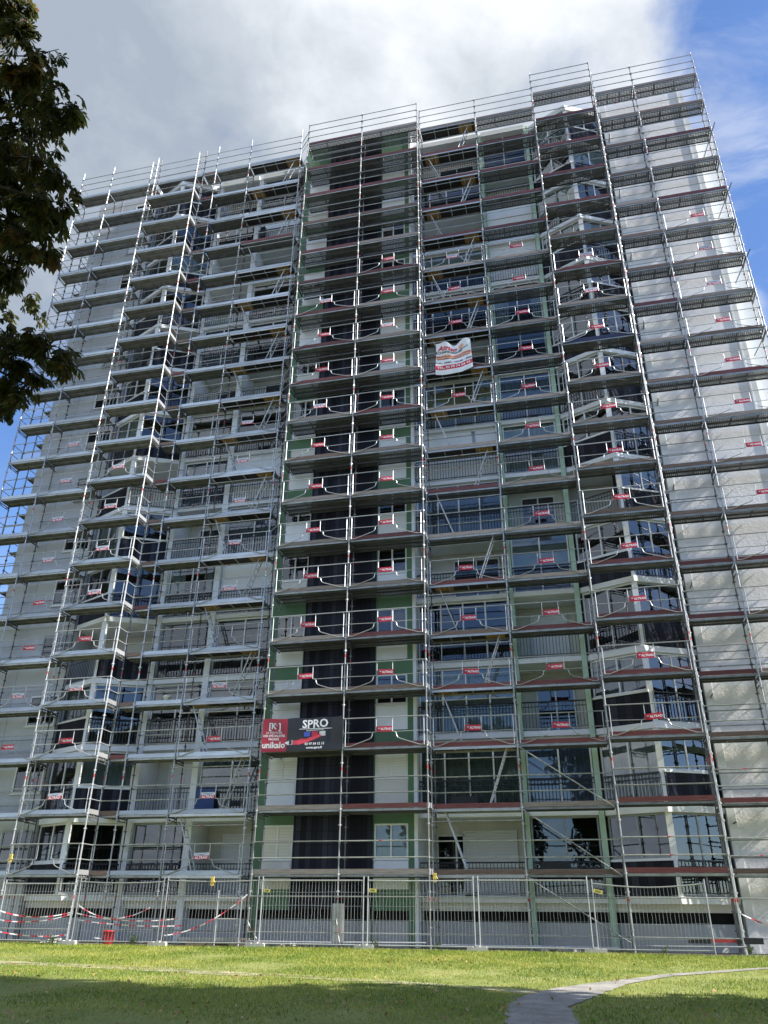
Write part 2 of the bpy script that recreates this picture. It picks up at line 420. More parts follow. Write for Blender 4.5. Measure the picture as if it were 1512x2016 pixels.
# ---- tower ------------------------------------------------------------------------
mb = MB()
XL0, XL1, XD0, XD1, XR0, XR1 = -11.01, -9.82, -9.82, -6.96, -6.92, -5.71
TTOP = ROOF+1.1; WTOP = ROOF+.75
for f in range(-1, 14):
    a = zf(f)+2.24 if f >= 0 else 1.06; b = zf(f+1)+.19 if f < 13 else TTOP
    if f == -1: b = zf(0)+.19
    mb.box(XL0, YT+.01, a, XL1-.002, YT+.5, b); mb.box(XR0, YT+.01, a, XR1, YT+.5, b)
mb.box(-11.25, YT, 0, XL0, YB-.02, TTOP); mb.box(XR1, YT, 0, -5.50, YB-.02, TTOP); mb.box(XD1+.002, YT, 0, XR0-.002, YT+.5, TTOP)
part('tower_wall', mb, 'green', bld)
mb = MB(); mb.box(-5.498, YT-.015, 0, -5.37, YB-.03, TTOP-.01); part('corner_trim', mb, 'white_render', bld)
mb = MB(); mb.box(XD0, YT-.05, 1.08, XD1, YT+.5, TTOP-.02); part('cladding', mb, 'cladding', bld)
mb = MB(); mb.box(XL0, YT+.03, 0, XR1, YT+.5, .76); part('plinth_wall', mb, 'plinth', bld)
mb = MB(); mb.box(XL0, YT+.25, .76, XR1, YT+.3, 1.08); part('vent_opening', mb, 'black', bld)

# (left, right) shutters per storey: number = share closed, w = bare window, c = curtains, o = one leaf open
TL = [1, 1, 1, 'w', 'w', .5, 1, 'c', 'w', 1, .7, 1, 1, .9]
TR = ['film', 1, 'w', 'w', 'o', 'w', 1, 'c', 1, 1, 'w', 'w', 1, 1]
for f in range(14):
    for side, (x0, x1), st in (('l', (XL0, XL1-.002), TL[f]), ('r', (XR0, XR1), TR[f])):
        z0, z1 = zf(f)+1.12, zf(f)+2.238
        m = MB(); m.box(x0+.002, YT+.02, zf(f)+.192, x1-.002, YT+.3, z0-.045)
        m.box(x0+.06, YT+.012, zf(f)+.27, x1-.06, YT+.02, z0-.12)
        part('infill_panel', m, 'panel' if (f*3+(side == 'r')) % 4 else 'cream', bld)
        fill = None
        if st == 'c': fill = ('curtain', 1, 'curtain_blue', [(0, .42), (.75, 1.15)])
        elif st == 'film': fill = ('curtain', 1, 'curtain')
        elif st == 'o': fill = ('open', 0)
        elif st != 'w' and st > 0: fill = ('shutter', min(st, .995), 'shutter' if (f+(side == 'r')) % 3 else 'shutter_cream')
        seg_window('tower_window', (x0+.01, YT+.06), (x1-.01, YT+.06), z0, z1, 2, fill=fill, depth=.35, sill=True)

# ---- loggias: slabs, pillars, railings, windows -------------------------------------
def railing(name, P, Q, z0, z1, off=.02, gap=.115):
    P = Vector(P); Q = Vector(Q); L = (Q-P).length; t = (Q-P)/L; nr = Vector((t.y, -t.x))
    mb = MB()
    mb.obox(P, Q, off-.02, .04, z1-.045, z1); mb.obox(P, Q, off-.012, .024, z0, z0+.03); mb.obox(P, Q, off-.01, .02, z1-.20, z1-.175)
    n = int(L/gap)
    for i in range(n+1):
        c = P+t*(L*i/n)+nr*off; r = .009
        mb.box(c.x-r, c.y-r, z0+.03, c.x+r, c.y+r, z1-.045)
    return part(name, mb, 'rail_dark', bld)

def loggia_run(x0, x1, px, pillars, types, seed):
    """x0..x1 the run, px its dividing pillars (x, x), types per bay per floor"""
    rr = random.Random(seed)
    edges = [x0]+[v for p in px for v in p]+[x1]
    bays = list(zip(edges[::2], edges[1::2]))
    for (a, b), mt in pillars:
        mb = MB(); mb.box(a, YM-.03, 0, b, YB-.02, ROOF-.015); part('pillar', mb, mt, bld)
    for (a, b) in bays:
        m = MB(); m.box(a+.002, YM+.18, 0, b-.002, YB-.03, .76); part('plinth_wall', m, 'plinth', bld)
        m = MB(); m.box(a+.002, YM+.5, .76, b-.002, YM+.55, 1.07); part('vent_opening', m, 'black', bld)
        m = MB(); m.box(a+.002, YM+.2, 1.07, b-.002, YB-.03, F0-.18); part('base_beam', m, 'cream', bld)
        for f in range(15):
            m = MB(); t = .18 if f < 14 else .30
            m.box(a+.001, YM+(0 if f < 14 else -.15), zf(f)-t, b-.001, YB-.035, zf(f)); part('floor_slab', m, 'white_render', bld)
    for bi, (a, b) in enumerate(bays):
        for f in range(14):
            z = zf(f); ty = types[bi][f]
            railing('balcony_railing', (a+.01, YM+.04), (b-.01, YM+.04), z+.09, z+1.03)
            n = 4 if b-a > 3 else 2
            if ty[0] == 'g':     # glazed in at the front
                fm = 'frame_grey' if 'G' in ty else 'frame_white'
                fill = None
                if 'c' in ty: fill = ('curtain', 1, rr.choice(['curtain', 'curtain_blue', 'curtain_blue']))
                if 'k' in ty: fill = ('curtain', 1, 'curtain_green')
                if 'h' in ty: fill = ('curtain', 1, 'curtain', [(0, (b-a)*.3), ((b-a)*.78, b-a)])
                if 'b' in ty: fill = ('blind', .93, 'blind')
                if 's' in ty: fill = ('shutter', .97, 'shutter')
                if 'S' in ty: fill = ('shutter', .97, 'shutter_grey')
                if 'p' in ty: fill = ('blind', .55, 'curtain')
                seg_window('balcony_window', (a+.02, YM+.16), (b-.02, YM+.16), z+.012, z+PITCH-.19, n, fm, fill, depth=.85)
            else:                # open loggia: door at the back, shutter or glass
                w = b-a
                fill = ('shutter', .99, 'shutter') if 's' in ty else (('curtain', .5, 'curtain') if 'c' in ty else None)
                xa, xb = (a+.5, a+.5+min(1.5, w*.5)) if 'L' in ty else (b-.35-min(1.9, w*.62), b-.35)
                seg_window('loggia_door', (xa, YB-.06), (xb, YB-.06), z+.012, z+2.12, 2, 'frame_white', fill, depth=0)
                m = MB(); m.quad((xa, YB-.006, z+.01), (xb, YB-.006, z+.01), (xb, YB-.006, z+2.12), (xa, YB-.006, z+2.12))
                part('door_shade_sheet', m, 'dark_backing', bld)  # flat dark sheet painting the shade behind the door glass
                if 'D' in ty:
                    seg_window('loggia_door', (a+.35, YB-.06), (a+1.75, YB-.06), z+.012, z+2.0, 2, 'frame_white', None, depth=0)
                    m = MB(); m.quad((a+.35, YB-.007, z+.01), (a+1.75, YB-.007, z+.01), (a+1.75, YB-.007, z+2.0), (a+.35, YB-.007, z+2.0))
                    part('door_shade_sheet', m, 'black', bld)

ML_T = ['osD', 'gk', 'gc', 'g', 'o', 'gc', 'gs', 'gb', 'o', 'g', 'gp', 'os', 'g', 'o']
MR_T = ['gG', 'gc', 'oS', 'os', 'gp', 'oc', 'gc', 'gc', 'gG', 'gh', 'gs', 'gs', 'oc', 'g']
loggia_run(-5.365, .64, [(-1.82, -1.62)], [((-1.82, -1.62), 'pale_green'), ((.64, .83), 'pale_green')], [ML_T, MR_T], 3)
LL_T = ['gG', 'os', 'g', 'gG', 'gh', 'oL', 'gc', 'g', 'o', 'gc', 'os', 'o', 'g', 'o']
LR_T = ['os', 'gk', 'g', 'g', 'gs', 'gc', 'gs', 'gG', 'oc', 'g', 'g', 'os', 'gs', 'g']
loggia_run(-16.28, -11.255, [(-14.09, -13.84)], [((-16.55, -16.28), 'white_render'), ((-14.09, -13.84), 'white_render')], [LL_T, LR_T], 5)

# ---- pointed bays -------------------------------------------------------------------
def bay(xl, ap, xr, yl, yr, seed, flip, closed):
    A, B, C = (xl, yl), ap, (xr, yr); rr = random.Random(seed)
    m = MB(); m.prism([(xl, yl+.12), (ap[0], ap[1]+.45), (xr, yr+.12), (xr, YB-.03), (xl, YB-.03)], 0, .76); part('plinth_wall', m, 'plinth', bld)
    m = MB(); m.prism([(xl+.05, yl+.35), (ap[0], ap[1]+.75), (xr-.05, yr+.35), (xr-.05, YB-.04), (xl+.05, YB-.04)], .76, 1.07); part('vent_opening', m, 'black', bld)
    m = MB(); m.prism([(xl, yl+.15), (ap[0], ap[1]+.5), (xr, yr+.15), (xr, YB-.03), (xl, YB-.03)], 1.07, F0-.2); part('base_beam', m, 'cream', bld)
    for f in range(15):
        m = MB(); t = .2 if f < 14 else .34
        m.prism([(xl+.002, yl), ap, (xr-.002, yr), (xr-.002, YB-.035), (xl+.002, YB-.035)], zf(f)-t, zf(f)); part('bay_slab', m, 'white_render', bld)
    m = MB(); ux = Vector(ap)
    m.box(ap[0]-.10, ap[1]+.07, F0, ap[0]+.10, ap[1]+.25, ROOF-.35); part('bay_post', m, 'frame_white', bld)
    for f in range(14):
        z = zf(f)
        for k, (P, Q) in enumerate(((A, B), (B, C))):
            P = Vector(P); Q = Vector(Q); t = (Q-P).normalized(); nr = Vector((t.y, -t.x))
            P2 = P+t*.03-nr*.05; Q2 = Q-t*.03-nr*.05
            if k == 0: Q2 = Q-t*.10-nr*.05
            else: P2 = P+t*.10-nr*.05
            dark = ((f+k+flip) % 2 == 0)
            top = z+PITCH-.21
            if dark:
                m = MB(); m.obox(P2-t*.02, Q2+t*.02, -.03, .06, z+.012, z+1.0); part('bay_panel', m, 'cladding', bld)
                m = MB(); m.obox(P2-t*.02, Q2+t*.02, -.05, .11, z+1.003, z+1.075); part('coping', m, 'frame_white', bld)
                zb = z+1.08
            else:
                railing('bay_railing', P2, Q2, z+.09, z+1.03); zb = z+.012
            st = closed.get((f, k), rr.choice(['n', 'n', 'n', 'n', 'c', 'p']))
            if st == 'o': continue
            fill = {'n': None, 'c': ('curtain', 1, rr.choice(['curtain', 'curtain_blue', 'curtain_green'])), 'p': ('blind', .5, 'curtain'), 'b': ('blind', .9, 'blind')}[st]
            seg_window('bay_window', P2, Q2, zb, top, 2, 'frame_white' if rr.random() > .2 else 'frame_grey', fill, rec=.08, depth=.5)
bay(.85, (2.76, 27.62), 4.58, 28.5, 28.52, 4, 0, {(5, 0): 'o', (0, 0): 'n', (0, 1): 'n', (1, 0): 'c', (1, 1): 'p', (3, 0): 'n', (4, 1): 'n'})
bay(-20.30, (-18.47, 27.64), -16.57, 28.5, 28.5, 9, 0, {(3, 0): 'o', (3, 1): 'o', (6, 0): 'o', (6, 1): 'o', (9, 1): 'o'})

# white sloping glass canopy frames over the top bay storey
for u in (0, .25, .5, .75, 1):
    for (xa, ya) in ((.85, 28.5), (4.58, 28.52)):
        if u == 1 and xa > 1: continue
        x = xa+(2.76-xa)*u; y = ya+(27.62-ya)*u
        m = MB(); m.tube((x, y-.05, ROOF-.38), (x*.7+2.76*.3, 29.8, ROOF+.9), .035, 4); part('canopy_bar', m, 'frame_white', bld)

# ---- windows of the left end wall -----------------------------------------------------
for f in range(14):
    z0, z1 = zf(f)+.95, zf(f)+2.2
    seg_window('end_window', (-21.72, YM-.03), (-20.42, YM-.03), z0, z1, 2, 'frame_white' if f % 3 else 'frame_grey',
               ('curtain', 1, 'curtain') if f % 4 == 1 else (('shutter', .98, 'shutter') if f in (1, 5, 9, 10, 12, 13) else None), depth=.028, sill=True)
m = MB(); m.box(-23.6, YM-.02, 1.35, -22.9, YM-.005, 1.62); part('vent_opening', m, 'black', bld)

# ------------------------------------------------------------------ scaffolding
LV = lambda k: 2.1+2.0*(k-1)
SCG = 'scaffold sections along the facade'
DEP = .73
_mc = {}
def cached(key, fn):
    if key not in _mc: _mc[key] = fn()
    return _mc[key]

def standard_mesh(top, mats):
    def fn():
        m = MB(); m.tube((0, 0, .02), (0, 0, top), .0245, 8)
        m.box(-.075, -.075, 0.002, .075, .075, .014); m.tube((0, 0, .014), (0, 0, .35), .034, 8)
        z = .6
        k = 0
        while z < top-.2:
            m.tube((0, 0, z-.03), (0, 0, z+.03), .040, 6)
            m.box(-.062, -.012, z-.016, .062, .012, z+.016); m.box(-.012, -.062, z-.016, .012, .062, z+.016)
            z += .5; k += 1
        for i in range(0, int(top/4)+1):
            zz = 1.35+4*i
            if zz < top-.3: m.tube((0, 0, zz), (0, 0, zz+.11), .0255, 8, 1)
        m.tube((0, 0, top), (0, 0, top+.14), .016, 6)
        return m.mesh('standard', mats)
    return cached(('std', round(top, 2), tuple(mats)), fn)

def transom_mesh(dep):
    def fn():
        m = MB(); m.tube((0, 0, 0), (0, dep, 0), .022, 6); m.tube((0, 0, -.10), (0, dep, -.10), .018, 6)
        m.tube((0, .10, 0), (0, .22, -.1), .014, 5); m.tube((0, dep-.10, 0), (0, dep-.22, -.1), .014, 5)
        m.box(-.03, .02, -.03, .03, .10, .03); m.box(-.03, dep-.10, -.03, .03, dep-.02, .03)
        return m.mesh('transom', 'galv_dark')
    return cached(('tr', dep), fn)

def deck_mesh(l, kind):
    """origin at the outer left corner of the bay, deck runs +x, width +y, top at z=0"""
    def fn():
        m = MB(); a = .05; b = l-.05
        if kind == 'ply':
            m.box(a, .055, -.014, b, .675, 0, 1)
            m.box(a, .03, -.085, b, .055, .004, 0); m.box(a, .675, -.085, b, .70, .004, 0)
            nx = 4
            for i in range(nx+1):
                x = a+(b-a)*i/nx; m.box(max(a, x-.02), .056, -.05, min(b, x+.02), .674, -.0145, 0)
        else:
            for y0 in (.04, .375):
                m.box(a, y0+.012, -.006, b, y0+.308, 0, 1)
                m.box(a, y0, -.068, b, y0+.012, .002, 2 if y0 < .1 else 0); m.box(a, y0+.308, -.068, b, y0+.32, .002, 0)
                m.box(a, y0+.012, -.068, b, y0+.03, -.058, 0); m.box(a, y0+.29, -.068, b, y0+.308, -.058, 0)
                for x in (a+(b-a)*.33, a+(b-a)*.66): m.box(x-.012, y0+.03, -.05, x+.012, y0+.29, -.0065, 0)
                for x in (a, b-.03): m.box(x, y0+.031, -.06, x+.03, y0+.289, -.0065, 0)
                for x in (.02, l-.07): m.box(x, y0+.04, -.03, x+.05, y0+.09, -.007, 0); m.box(x, y0+.22, -.03, x+.05, y0+.27, -.007, 0)
        mats = {'ply': ['galv_new', 'ply'], 'perf': ['galv_dark', 'perf', 'galv'], 'steel': ['deck_under', 'deck_under', 'galv']}[kind]
        return m.mesh('deck', mats)
    return cached(('deck', round(l, 2), kind), fn)

def console_mesh(l):
    def fn():
        m = MB(); a, b = .05, l-.05
        m.box(a, .012, -.006, b, .308, 0, 1); m.box(a, 0, -.068, b, .012, .002); m.box(a, .308, -.068, b, .32, .002)
        for x in (a, a+(b-a)*.33, a+(b-a)*.66, b-.03): m.box(x, .0125, -.05, x+.024, .3075, -.0065)
        for x in (.012, l-.042): m.box(x, -.03, -.11, x+.03, .31, -.07)
        return m.mesh('console_plank', ['galv_dark', 'perf'])
    return cached(('con', round(l, 2)), fn)

def toe_mesh(l, mat):
    def fn():
        m = MB()
        if mat == 'steel_toe':
            m.box(.03, -.012, .01, l-.03, -.006, .155); m.box(.03, -.006, .147, l-.03, .012, .155); m.box(.03, -.006, .01, l-.03, .01, .016)
        else:
            m.box(.03, -.015, .012, l-.03, .015, .162); m.box(.03, -.019, .06, .06, -.0155, .14, 1); m.box(l-.06, -.019, .06, l-.03, -.0155, .14, 1)
        return m.mesh('toe_board', [mat, 'galv'])
    return cached(('toe', round(l, 2), mat), fn)

def rail_mesh(l, mark=False):
    def fn():
        m = MB(); m.tube((.02, 0, 0), (l-.02, 0, 0), .021, 6)
        m.box(.0, -.03, -.03, .05, .03, .03); m.box(l-.05, -.03, -.03, l, .03, .03)
        if mark: m.tube((l*.45, 0, 0), (l*.45+.09, 0, 0), .0225, 6, 1)
        return m.mesh('guard_rail', ['galv', 'red_mark'])
    return cached(('rail', round(l, 2), mark), fn)

def frame_mesh(l):
    def fn():
        m = MB(); r = .016; e = .10; y = -.03
        m.tube((.02, y, 1.0), (l-.02, y, 1.0), .019, 6)
        for x in (e, l-e): m.tube((x, y, .02), (x, y, 1.0), r, 6)
        c = l/2; s = .29
        for x in (c-s, c+s): m.tube((x, y, .50), (x, y, 1.0), r*.85, 6)
        for sg in (-1, 1):
            X = lambda u: c+sg*u
            end = c-e
            m.path([(X(end), y, .03), (X(end-.16), y, .03), (X(.56), y, .255), (X(.475), y, .30), (X(.435), y, .37), (X(.425), y, .44), (X(.39), y, .49), (X(.33), y, .505), (X(s), y, .505)], r, 6)
            m.tube((X(end), y, .505), (X(.39), y, .49), r*.8, 6)
        return m.mesh('guard_frame', 'galv_new')
    return cached(('frame', round(l, 2)), fn)

def txt(m, body, size, x, z, mi, y, bold=0, align='CENTER', fn=None, shear=0):
    v, f = text_geo(body, size, bold, align, shear)
    m.add([(p[0]+x, y, p[1]+z) for p in v], f, mi, fn)

def sign_mesh(old):
    def fn():
        m = MB(); w, h = .275, .095; y = -.05
        if not old:
            m.box(-w, y, -h, w, y+.012, h, 0)
            m.box(-w+.025, y-.003, -h+.03, -w+.165, y, h-.03, 2)
            m.add([(-w+.04, y-.005, .035), (-w+.095, y-.005, .0), (-w+.15, y-.005, .05), (-w+.095, y-.005, .03)], [(0, 1, 2, 3)], 1)
            txt(m, 'ALTRAD', .105, .072, -.037, 1, y-.004, .004)
        else:
            m.box(-w, y, -h, w, y+.012, .022, 0); m.box(-w, y, .024, w, y+.012, h+.02, 3)
            m.add([(-w+.04, y-.004, .10), (-.02, y-.004, .03), (.02, y-.004, .03), (w-.04, y-.004, .10), (.06, y-.004, .075), (-.06, y-.004, .075)], [(0, 1, 5), (1, 2, 4, 5), (2, 3, 4)], 4)
            txt(m, 'ALTRAD', .125, 0, -.08, 1, y-.004, .004)
        return m.mesh('sign_plate', ['sign_red', 'sign_white', 'sign_dark_red', 'sign_pale', 'sign_blue'])
    return cached(('sign', old), fn)

def ladder_mesh(dx, l=2.1):
    def fn():
        m = MB(); a = Vector((0, 0, .02)); b = Vector((dx, 0, 2.0))
        for y in (0, .34): m.tube(a+Vector((0, y, 0)), b+Vector((0, y, 0)), .024, 6)
        for i in range(1, 8): 
            c = a+(b-a)*(i/8); m.tube(c, c+Vector((0, .34, 0)), .015, 5)
        return m.mesh('ladder', 'galv_new')
    return cached(('lad', dx), fn)

def side_mesh(dx, dy, plate):
    def fn():
        m = MB()
        for z in (.5, 1.0): m.tube((0, 0, z), (dx, dy, z), .018, 6)
        for q in (.06, .94): m.tube((dx*q, dy*q, .09), (dx*q, dy*q, 1.0), .012, 5)
        m.obox((0, 0), (dx, dy), -.008, .016, .01, .17) if plate else m.tube((0, 0, .1), (dx, dy, .1), .012, 5)
        return m.mesh('side_guard', 'galv_new')
    return cached(('side', dx, dy, plate), fn)

WOODS = {'g': 'wood_grey', 'b': 'wood_brown', 'r': 'wood_red', 's': 'steel_toe', 'u': 'wood_blue'}
def section(label, yo, posts, bays, top_o, top_i, lv=19, std=('galv', 'red_mark'), inner_marks=True):
    """posts: list of x; bays: dicts with x0,x1, toe string per level, frames set, old set, deck kind per level, rails per level"""
    t = thing('scaffold_section', label, 'scaffolding', (sum(posts)/len(posts), yo, 0), SCG)
    for x in posts:
        put('standard', standard_mesh(top_o, std), t, (x, yo, 0))
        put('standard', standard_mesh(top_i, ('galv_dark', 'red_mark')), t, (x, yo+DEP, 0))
        for k in range(1, lv+1): put('transom', transom_mesh(DEP), t, (x, yo, LV(k)-.10))
    for b in bays:
        x0, x1 = b['x0'], b['x1']; l = round(x1-x0, 2)
        for k in range(1, lv+1):
            z = LV(k)
            kd = b['deck'](k) if callable(b['deck']) else b['deck']
            if kd: put('deck', deck_mesh(l, kd), t, (x0, yo, z))
            if b.get('console') and kd: put('console_plank', console_mesh(l), t, (x0, yo+DEP+.035, z))
            if kd == 'ply' and k < 20:
                m = cached(('trap', k % 2, l), lambda: _trap(l, k % 2)); put('trapdoor', m, t, (x0, yo, z))
            tc = b['toe'][k-1] if k-1 < len(b['toe']) else 'g'
            if tc != '-': put('toe_board', toe_mesh(l, WOODS[tc]), t, (x0, yo+.035, z))
            if k in b.get('frames', ()):
                fr = put('guard_frame', frame_mesh(l), t, (x0, yo, z))
                if k not in b.get('blank', ()):
                    sg = put('sign_plate', sign_mesh(k in b.get('old', ())), fr, (x0+l/2+random.gauss(0, .02), yo, z+.60+random.gauss(0, .012)))
                    sg.rotation_euler = (random.gauss(0, .05), random.gauss(0, .03), 0)
            else:
                hs = (.5, 1.0) if k < lv else (.5, 1.0, 1.5)
                if b.get('norail') and k in b['norail']: hs = ()
                for h in hs: put('guard_rail', rail_mesh(l, random.random() < .15), t, (x0, yo-.03, z+h))
            for h in b.get('extra', ()):
                if k < lv: put('guard_rail', rail_mesh(l, random.random() < .12), t, (x0, yo-.03, z+h))
            for h in b.get('inner', ()):
                if k < lv: put('inner_rail', rail_mesh(l, random.random() < .12), t, (x0, yo+DEP+.03, z+h))
            if b.get('ladder') and k < lv and kd:
                odd = k % 2; dx = -.72 if odd else .72
                xx = x0+(1.1 if odd else l-1.1)
                put('ladder', ladder_mesh(dx), t, (xx, yo+.2, z))
        for z in b.get('ledger', (0.42, 1.45)): put('ledger', rail_mesh(l), t, (x0, yo-.03, z))
    return t
def _trap(l, odd):
    m = MB(); x = .22 if not odd else l-.92
    m.box(x, .09, -.022, x+.7, .64, -.0148); return m.mesh('trapdoor', 'trapdoor')

sT = section('scaffold in front of the green tower, carrying a dark advertising banner', 27.02, [-10.8, -7.8, -4.8],
    [dict(x0=-10.8, x1=-7.8, toe='ggggggggbgrrrrrbrrr', frames=set(range(4, 14)), old={10, 13}, deck='perf', console=1),
     dict(x0=-7.8, x1=-4.8, toe='grrbrgrggrgggrgbrrg', frames=set(range(3, 15)), old={12}, deck='perf', console=1)], LV(19)+1.6, LV(19)+.15)
for k in range(1, 20):
    put('side_guard', side_mesh(.05, .46, k < 15), sT, (-4.8, 27.02, LV(k)))
    put('side_guard', side_mesh(-.55, .52, False), sT, (-10.8, 27.02, LV(k)))
sM = section('scaffold before the balconies between green tower and right bay, with zigzag ladders', 27.49, [-4.75, -1.78],
    [dict(x0=-4.75, x1=-1.78, toe='brrrbrgrggrgggrrrrg', frames={3, 4, 5, 6, 10, 11, 12, 13, 14}, deck=lambda k: 'perf' if k in (7, 8) else 'ply', ladder=True, extra=(1.6,), old={14}, blank={11}),
     dict(x0=-1.78, x1=1.2, toe='bgrrrgggggggggrrrrg', frames=set(range(3, 15)), deck='perf')], LV(19)+1.6, LV(19)+.15)
for za, zb in ((LV(2)-.08, LV(1)-.05), (LV(3)-.08, LV(2)-.05), (LV(1)-.08, .25)):
    m = MB(); m.tube((-1.75, 27.44, za), (1.15, 27.44, zb), .022, 6); part('brace', m, 'galv', sM)
sB = section('scaffold around the pointed bay windows beside the right end wall', 26.73, [1.2, 4.15],
    [dict(x0=1.2, x1=4.15, toe='rrrrrrbbggugrbrrrrg', frames=set(range(3, 14)), old={13, 12}, deck='perf')], LV(19)+1.6, LV(19)+.15)
sR = section('scaffold against the bare roughcast wall at the right end', 27.43, [4.3, 6.2, 9.2],
    [dict(x0=4.3, x1=6.2, toe='brbrrrbbbbgrbbgbbgg', deck='perf', inner=(.5, 1.0)),
     dict(x0=6.2, x1=9.2, toe='brbbbrbbgrbgbgrgrbg', frames=set(range(3, 15)), old={12, 13}, deck='perf', inner=(.5,))], LV(19)+1.6, LV(19)+.15, std=('galv_new', 'red_mark'))
for k in range(1, 20): put('side_guard', side_mesh(0, .71, k % 3 == 0), sR, (9.2, 27.43, LV(k)))
def ties(L, sec):
    for a, b in L:
        m = MB(); m.tube(a, b, .022, 6); part('tie_tube', m, 'galv_dark', sec)
ties([((9.27, 26.95, LV(k)-.25), (9.0, 28.93, LV(k)-.25)) for k in (3, 5, 7, 9, 11, 13, 15, 17)]+[((6.25, 27.9, LV(k)-.3), (6.25, 28.41, LV(k)-.3)) for k in range(2, 19, 2)]+[((4.75, 27.9, LV(k)-.5), (4.75, 28.39, LV(k)-.5)) for k in range(2, 19, 2)], sR)
sML = section('scaffold before the balconies left of the green tower, with zigzag ladders', 27.54, [-16.41, -14.41, -11.41],
    [dict(x0=-16.41, x1=-14.41, toe='sssssssssssssssssss', deck='steel', inner=(1.0,)),
     dict(x0=-14.41, x1=-11.41, toe='sssssssssssssssrsss', frames=set(range(1, 11)), blank={5}, old={2, 4, 6, 1, 7, 8, 9, 10}, deck=lambda k: 'steel' if k == 16 else 'ply', ladder=True, extra=(1.6,))], LV(19)+2.05, LV(19)+.15, std=('galv_new', 'red_mark'))
for k in range(1, 20):
    put('deck', deck_mesh(.76, 'steel'), sML, (-17.2, 27.6, LV(k)))
    put('toe_board', toe_mesh(.76, 'wood_brown' if k % 3 else 'wood_red'), sML, (-17.2, 27.62, LV(k)))
    for h in (.5, 1.0) if k < 19 else (.5, 1.0, 1.5): put('guard_rail', rail_mesh(.76), sML, (-17.2, 27.53, LV(k)+h))
sBL = section('scaffold projecting around the pointed bay windows on the left', 26.86, [-20.05, -17.2],
    [dict(x0=-20.05, x1=-17.2, toe='ssssssssssssssssss', frames=set(range(1, 10)), blank={1}, old={2, 4, 6, 7, 8, 9}, deck='steel')], LV(18)+2.9, LV(19)+2.0, lv=18, std=('galv_new', 'red_mark'))
for k in range(1, 20):
    put('side_guard', side_mesh(0, .71, k < 19), sBL, (-17.2, 26.86, LV(k)))
    put('side_guard', side_mesh(0, .71, False), sBL, (-20.05, 26.86, LV(k)))
for h in (.5, 1, 1.5):
    m = MB(); m.tube((-20.05, 27.54, LV(19)+h), (-17.2, 27.54, LV(19)+h), .021, 6); part('guard_rail', m, 'galv', sBL)
m = MB(); m.box(-20.0, 27.62, LV(19)-.07, -17.25, 28.25, LV(19)); part('top_deck', m, 'galv_dark', sBL)
m = MB(); m.box(-20.0, 27.58, LV(19)+.01, -17.25, 27.595, LV(19)+.16); part('toe_board', m, 'steel_toe', sBL)
sW = section('scaffold against the plain grey wall at the far left end', 27.50, [-25.03, -23.06, -20.2],
    [dict(x0=-25.03, x1=-23.06, toe='sssssssssssssssssss', deck='steel', inner=(.5, 1.0)),
     dict(x0=-23.06, x1=-20.2, toe='sssssssssssssssssss', frames=set(range(3, 11)), old={4, 7, 8, 9, 10}, deck='steel', inner=(.5, 1.0))], LV(19)+2.05, LV(19)+.15, std=('galv_new', 'red_mark'))
for k in range(1, 20): put('side_guard', side_mesh(0, .71, False), sW, (-25.03, 27.5, LV(k)))
ties([((-23.1, 27.2, LV(k)-.2), (-23.1, 28.44, LV(k)-.2)) for k in range(2, 20, 2)], sW)
# the return along the hidden gable, seen past the corner
sG = thing('scaffold_section', 'scaffold turning the far left corner and running back along the gable', 'scaffolding', (-24.7, 30, 0), SCG)
for y in (28.9, 31.9, 34.9):
    for x in (-25.05, -24.36): put('standard', standard_mesh(LV(18)+1.1, ('galv_dark', 'red_mark')), sG, (x, y, 0))
for k in range(1, 19):
    for y in (28.9, 31.9):
        o = put('deck', deck_mesh(3.0, 'steel'), sG, (-24.34, y, LV(k)-.06), PI/2)
        for h in (.5, 1.0): put('guard_rail', rail_mesh(3.0), sG, (-25.08, y, LV(k)+h), PI/2)

# ------------------------------------------------------------------ banners
def banner_sheet(w, h, nx, nz, disp, cut):
    """grid of small quads; cut(u) gives the material index at u"""
    m = MB(); n = 0
    for j in range(nz+1):
        for i in range(nx+1): m.v.append(disp((i/nx*w, 0, j/nz*h)))
    for j in range(nz):
        for i in range(nx):
            a = j*(nx+1)+i; m.f.append((a, a+1, a+nx+2, a+nx+1)); m.m.append(cut((i+.5)/nx, (j+.5)/nz))
    return m
def dsp(p):
    x, y, z = p; u = x/3.0; v = z/1.15
    return (x, y+.018*math.sin(u*9+v*2)+.03*math.exp(-((u-.86)/.05)**2)*v-.012*math.sin(v*7+u*3)*(1-v), z-.02*math.sin(u*PI)+.012*math.sin(u*19)*v)
m = banner_sheet(3.0, 1.15, 60, 20, dsp, lambda u, v: 0 if u < .32 else 1)
Y1 = -.012
F = lambda p: dsp(p)
def bt(body, size, x, z, mi, bold=0, align='CENTER', shear=0): txt(m, body, size, x, z, mi, Y1, bold, align, F, shear)
def flat(pts, mi, y=-.006): m.add([(a, y, b) for a, b in pts], [tuple(range(len(pts)))], mi, F)
bt('[K ]', .30, .47, .79, 2, .008); bt('*', .16, .53, .84, 2)
bt('LA PEINTURE', .105, .45, .625, 2, .001); bt('DES SPÉCIALISTES', .105, .46, .515, 2, .004); bt('FAÇADE', .105, .45, .40, 2, .004)
bt('unikalo', .30, .46, .13, 2, .008)
bt('SPRO', .40, 1.98, .80, 2, .010); flat([(1.40, .745), (2.60, .745), (2.60, .765), (1.40, .765)], 2)
bt('SOCIETE DE PEINTURE', .062, 1.98, .685, 2, .001)
for x0, mi in ((1.58, 3), (1.86, 0), (2.14, 4)): flat([(x0, .50), (x0+.22, .50), (x0+.22, .66), (x0, .66)], mi)
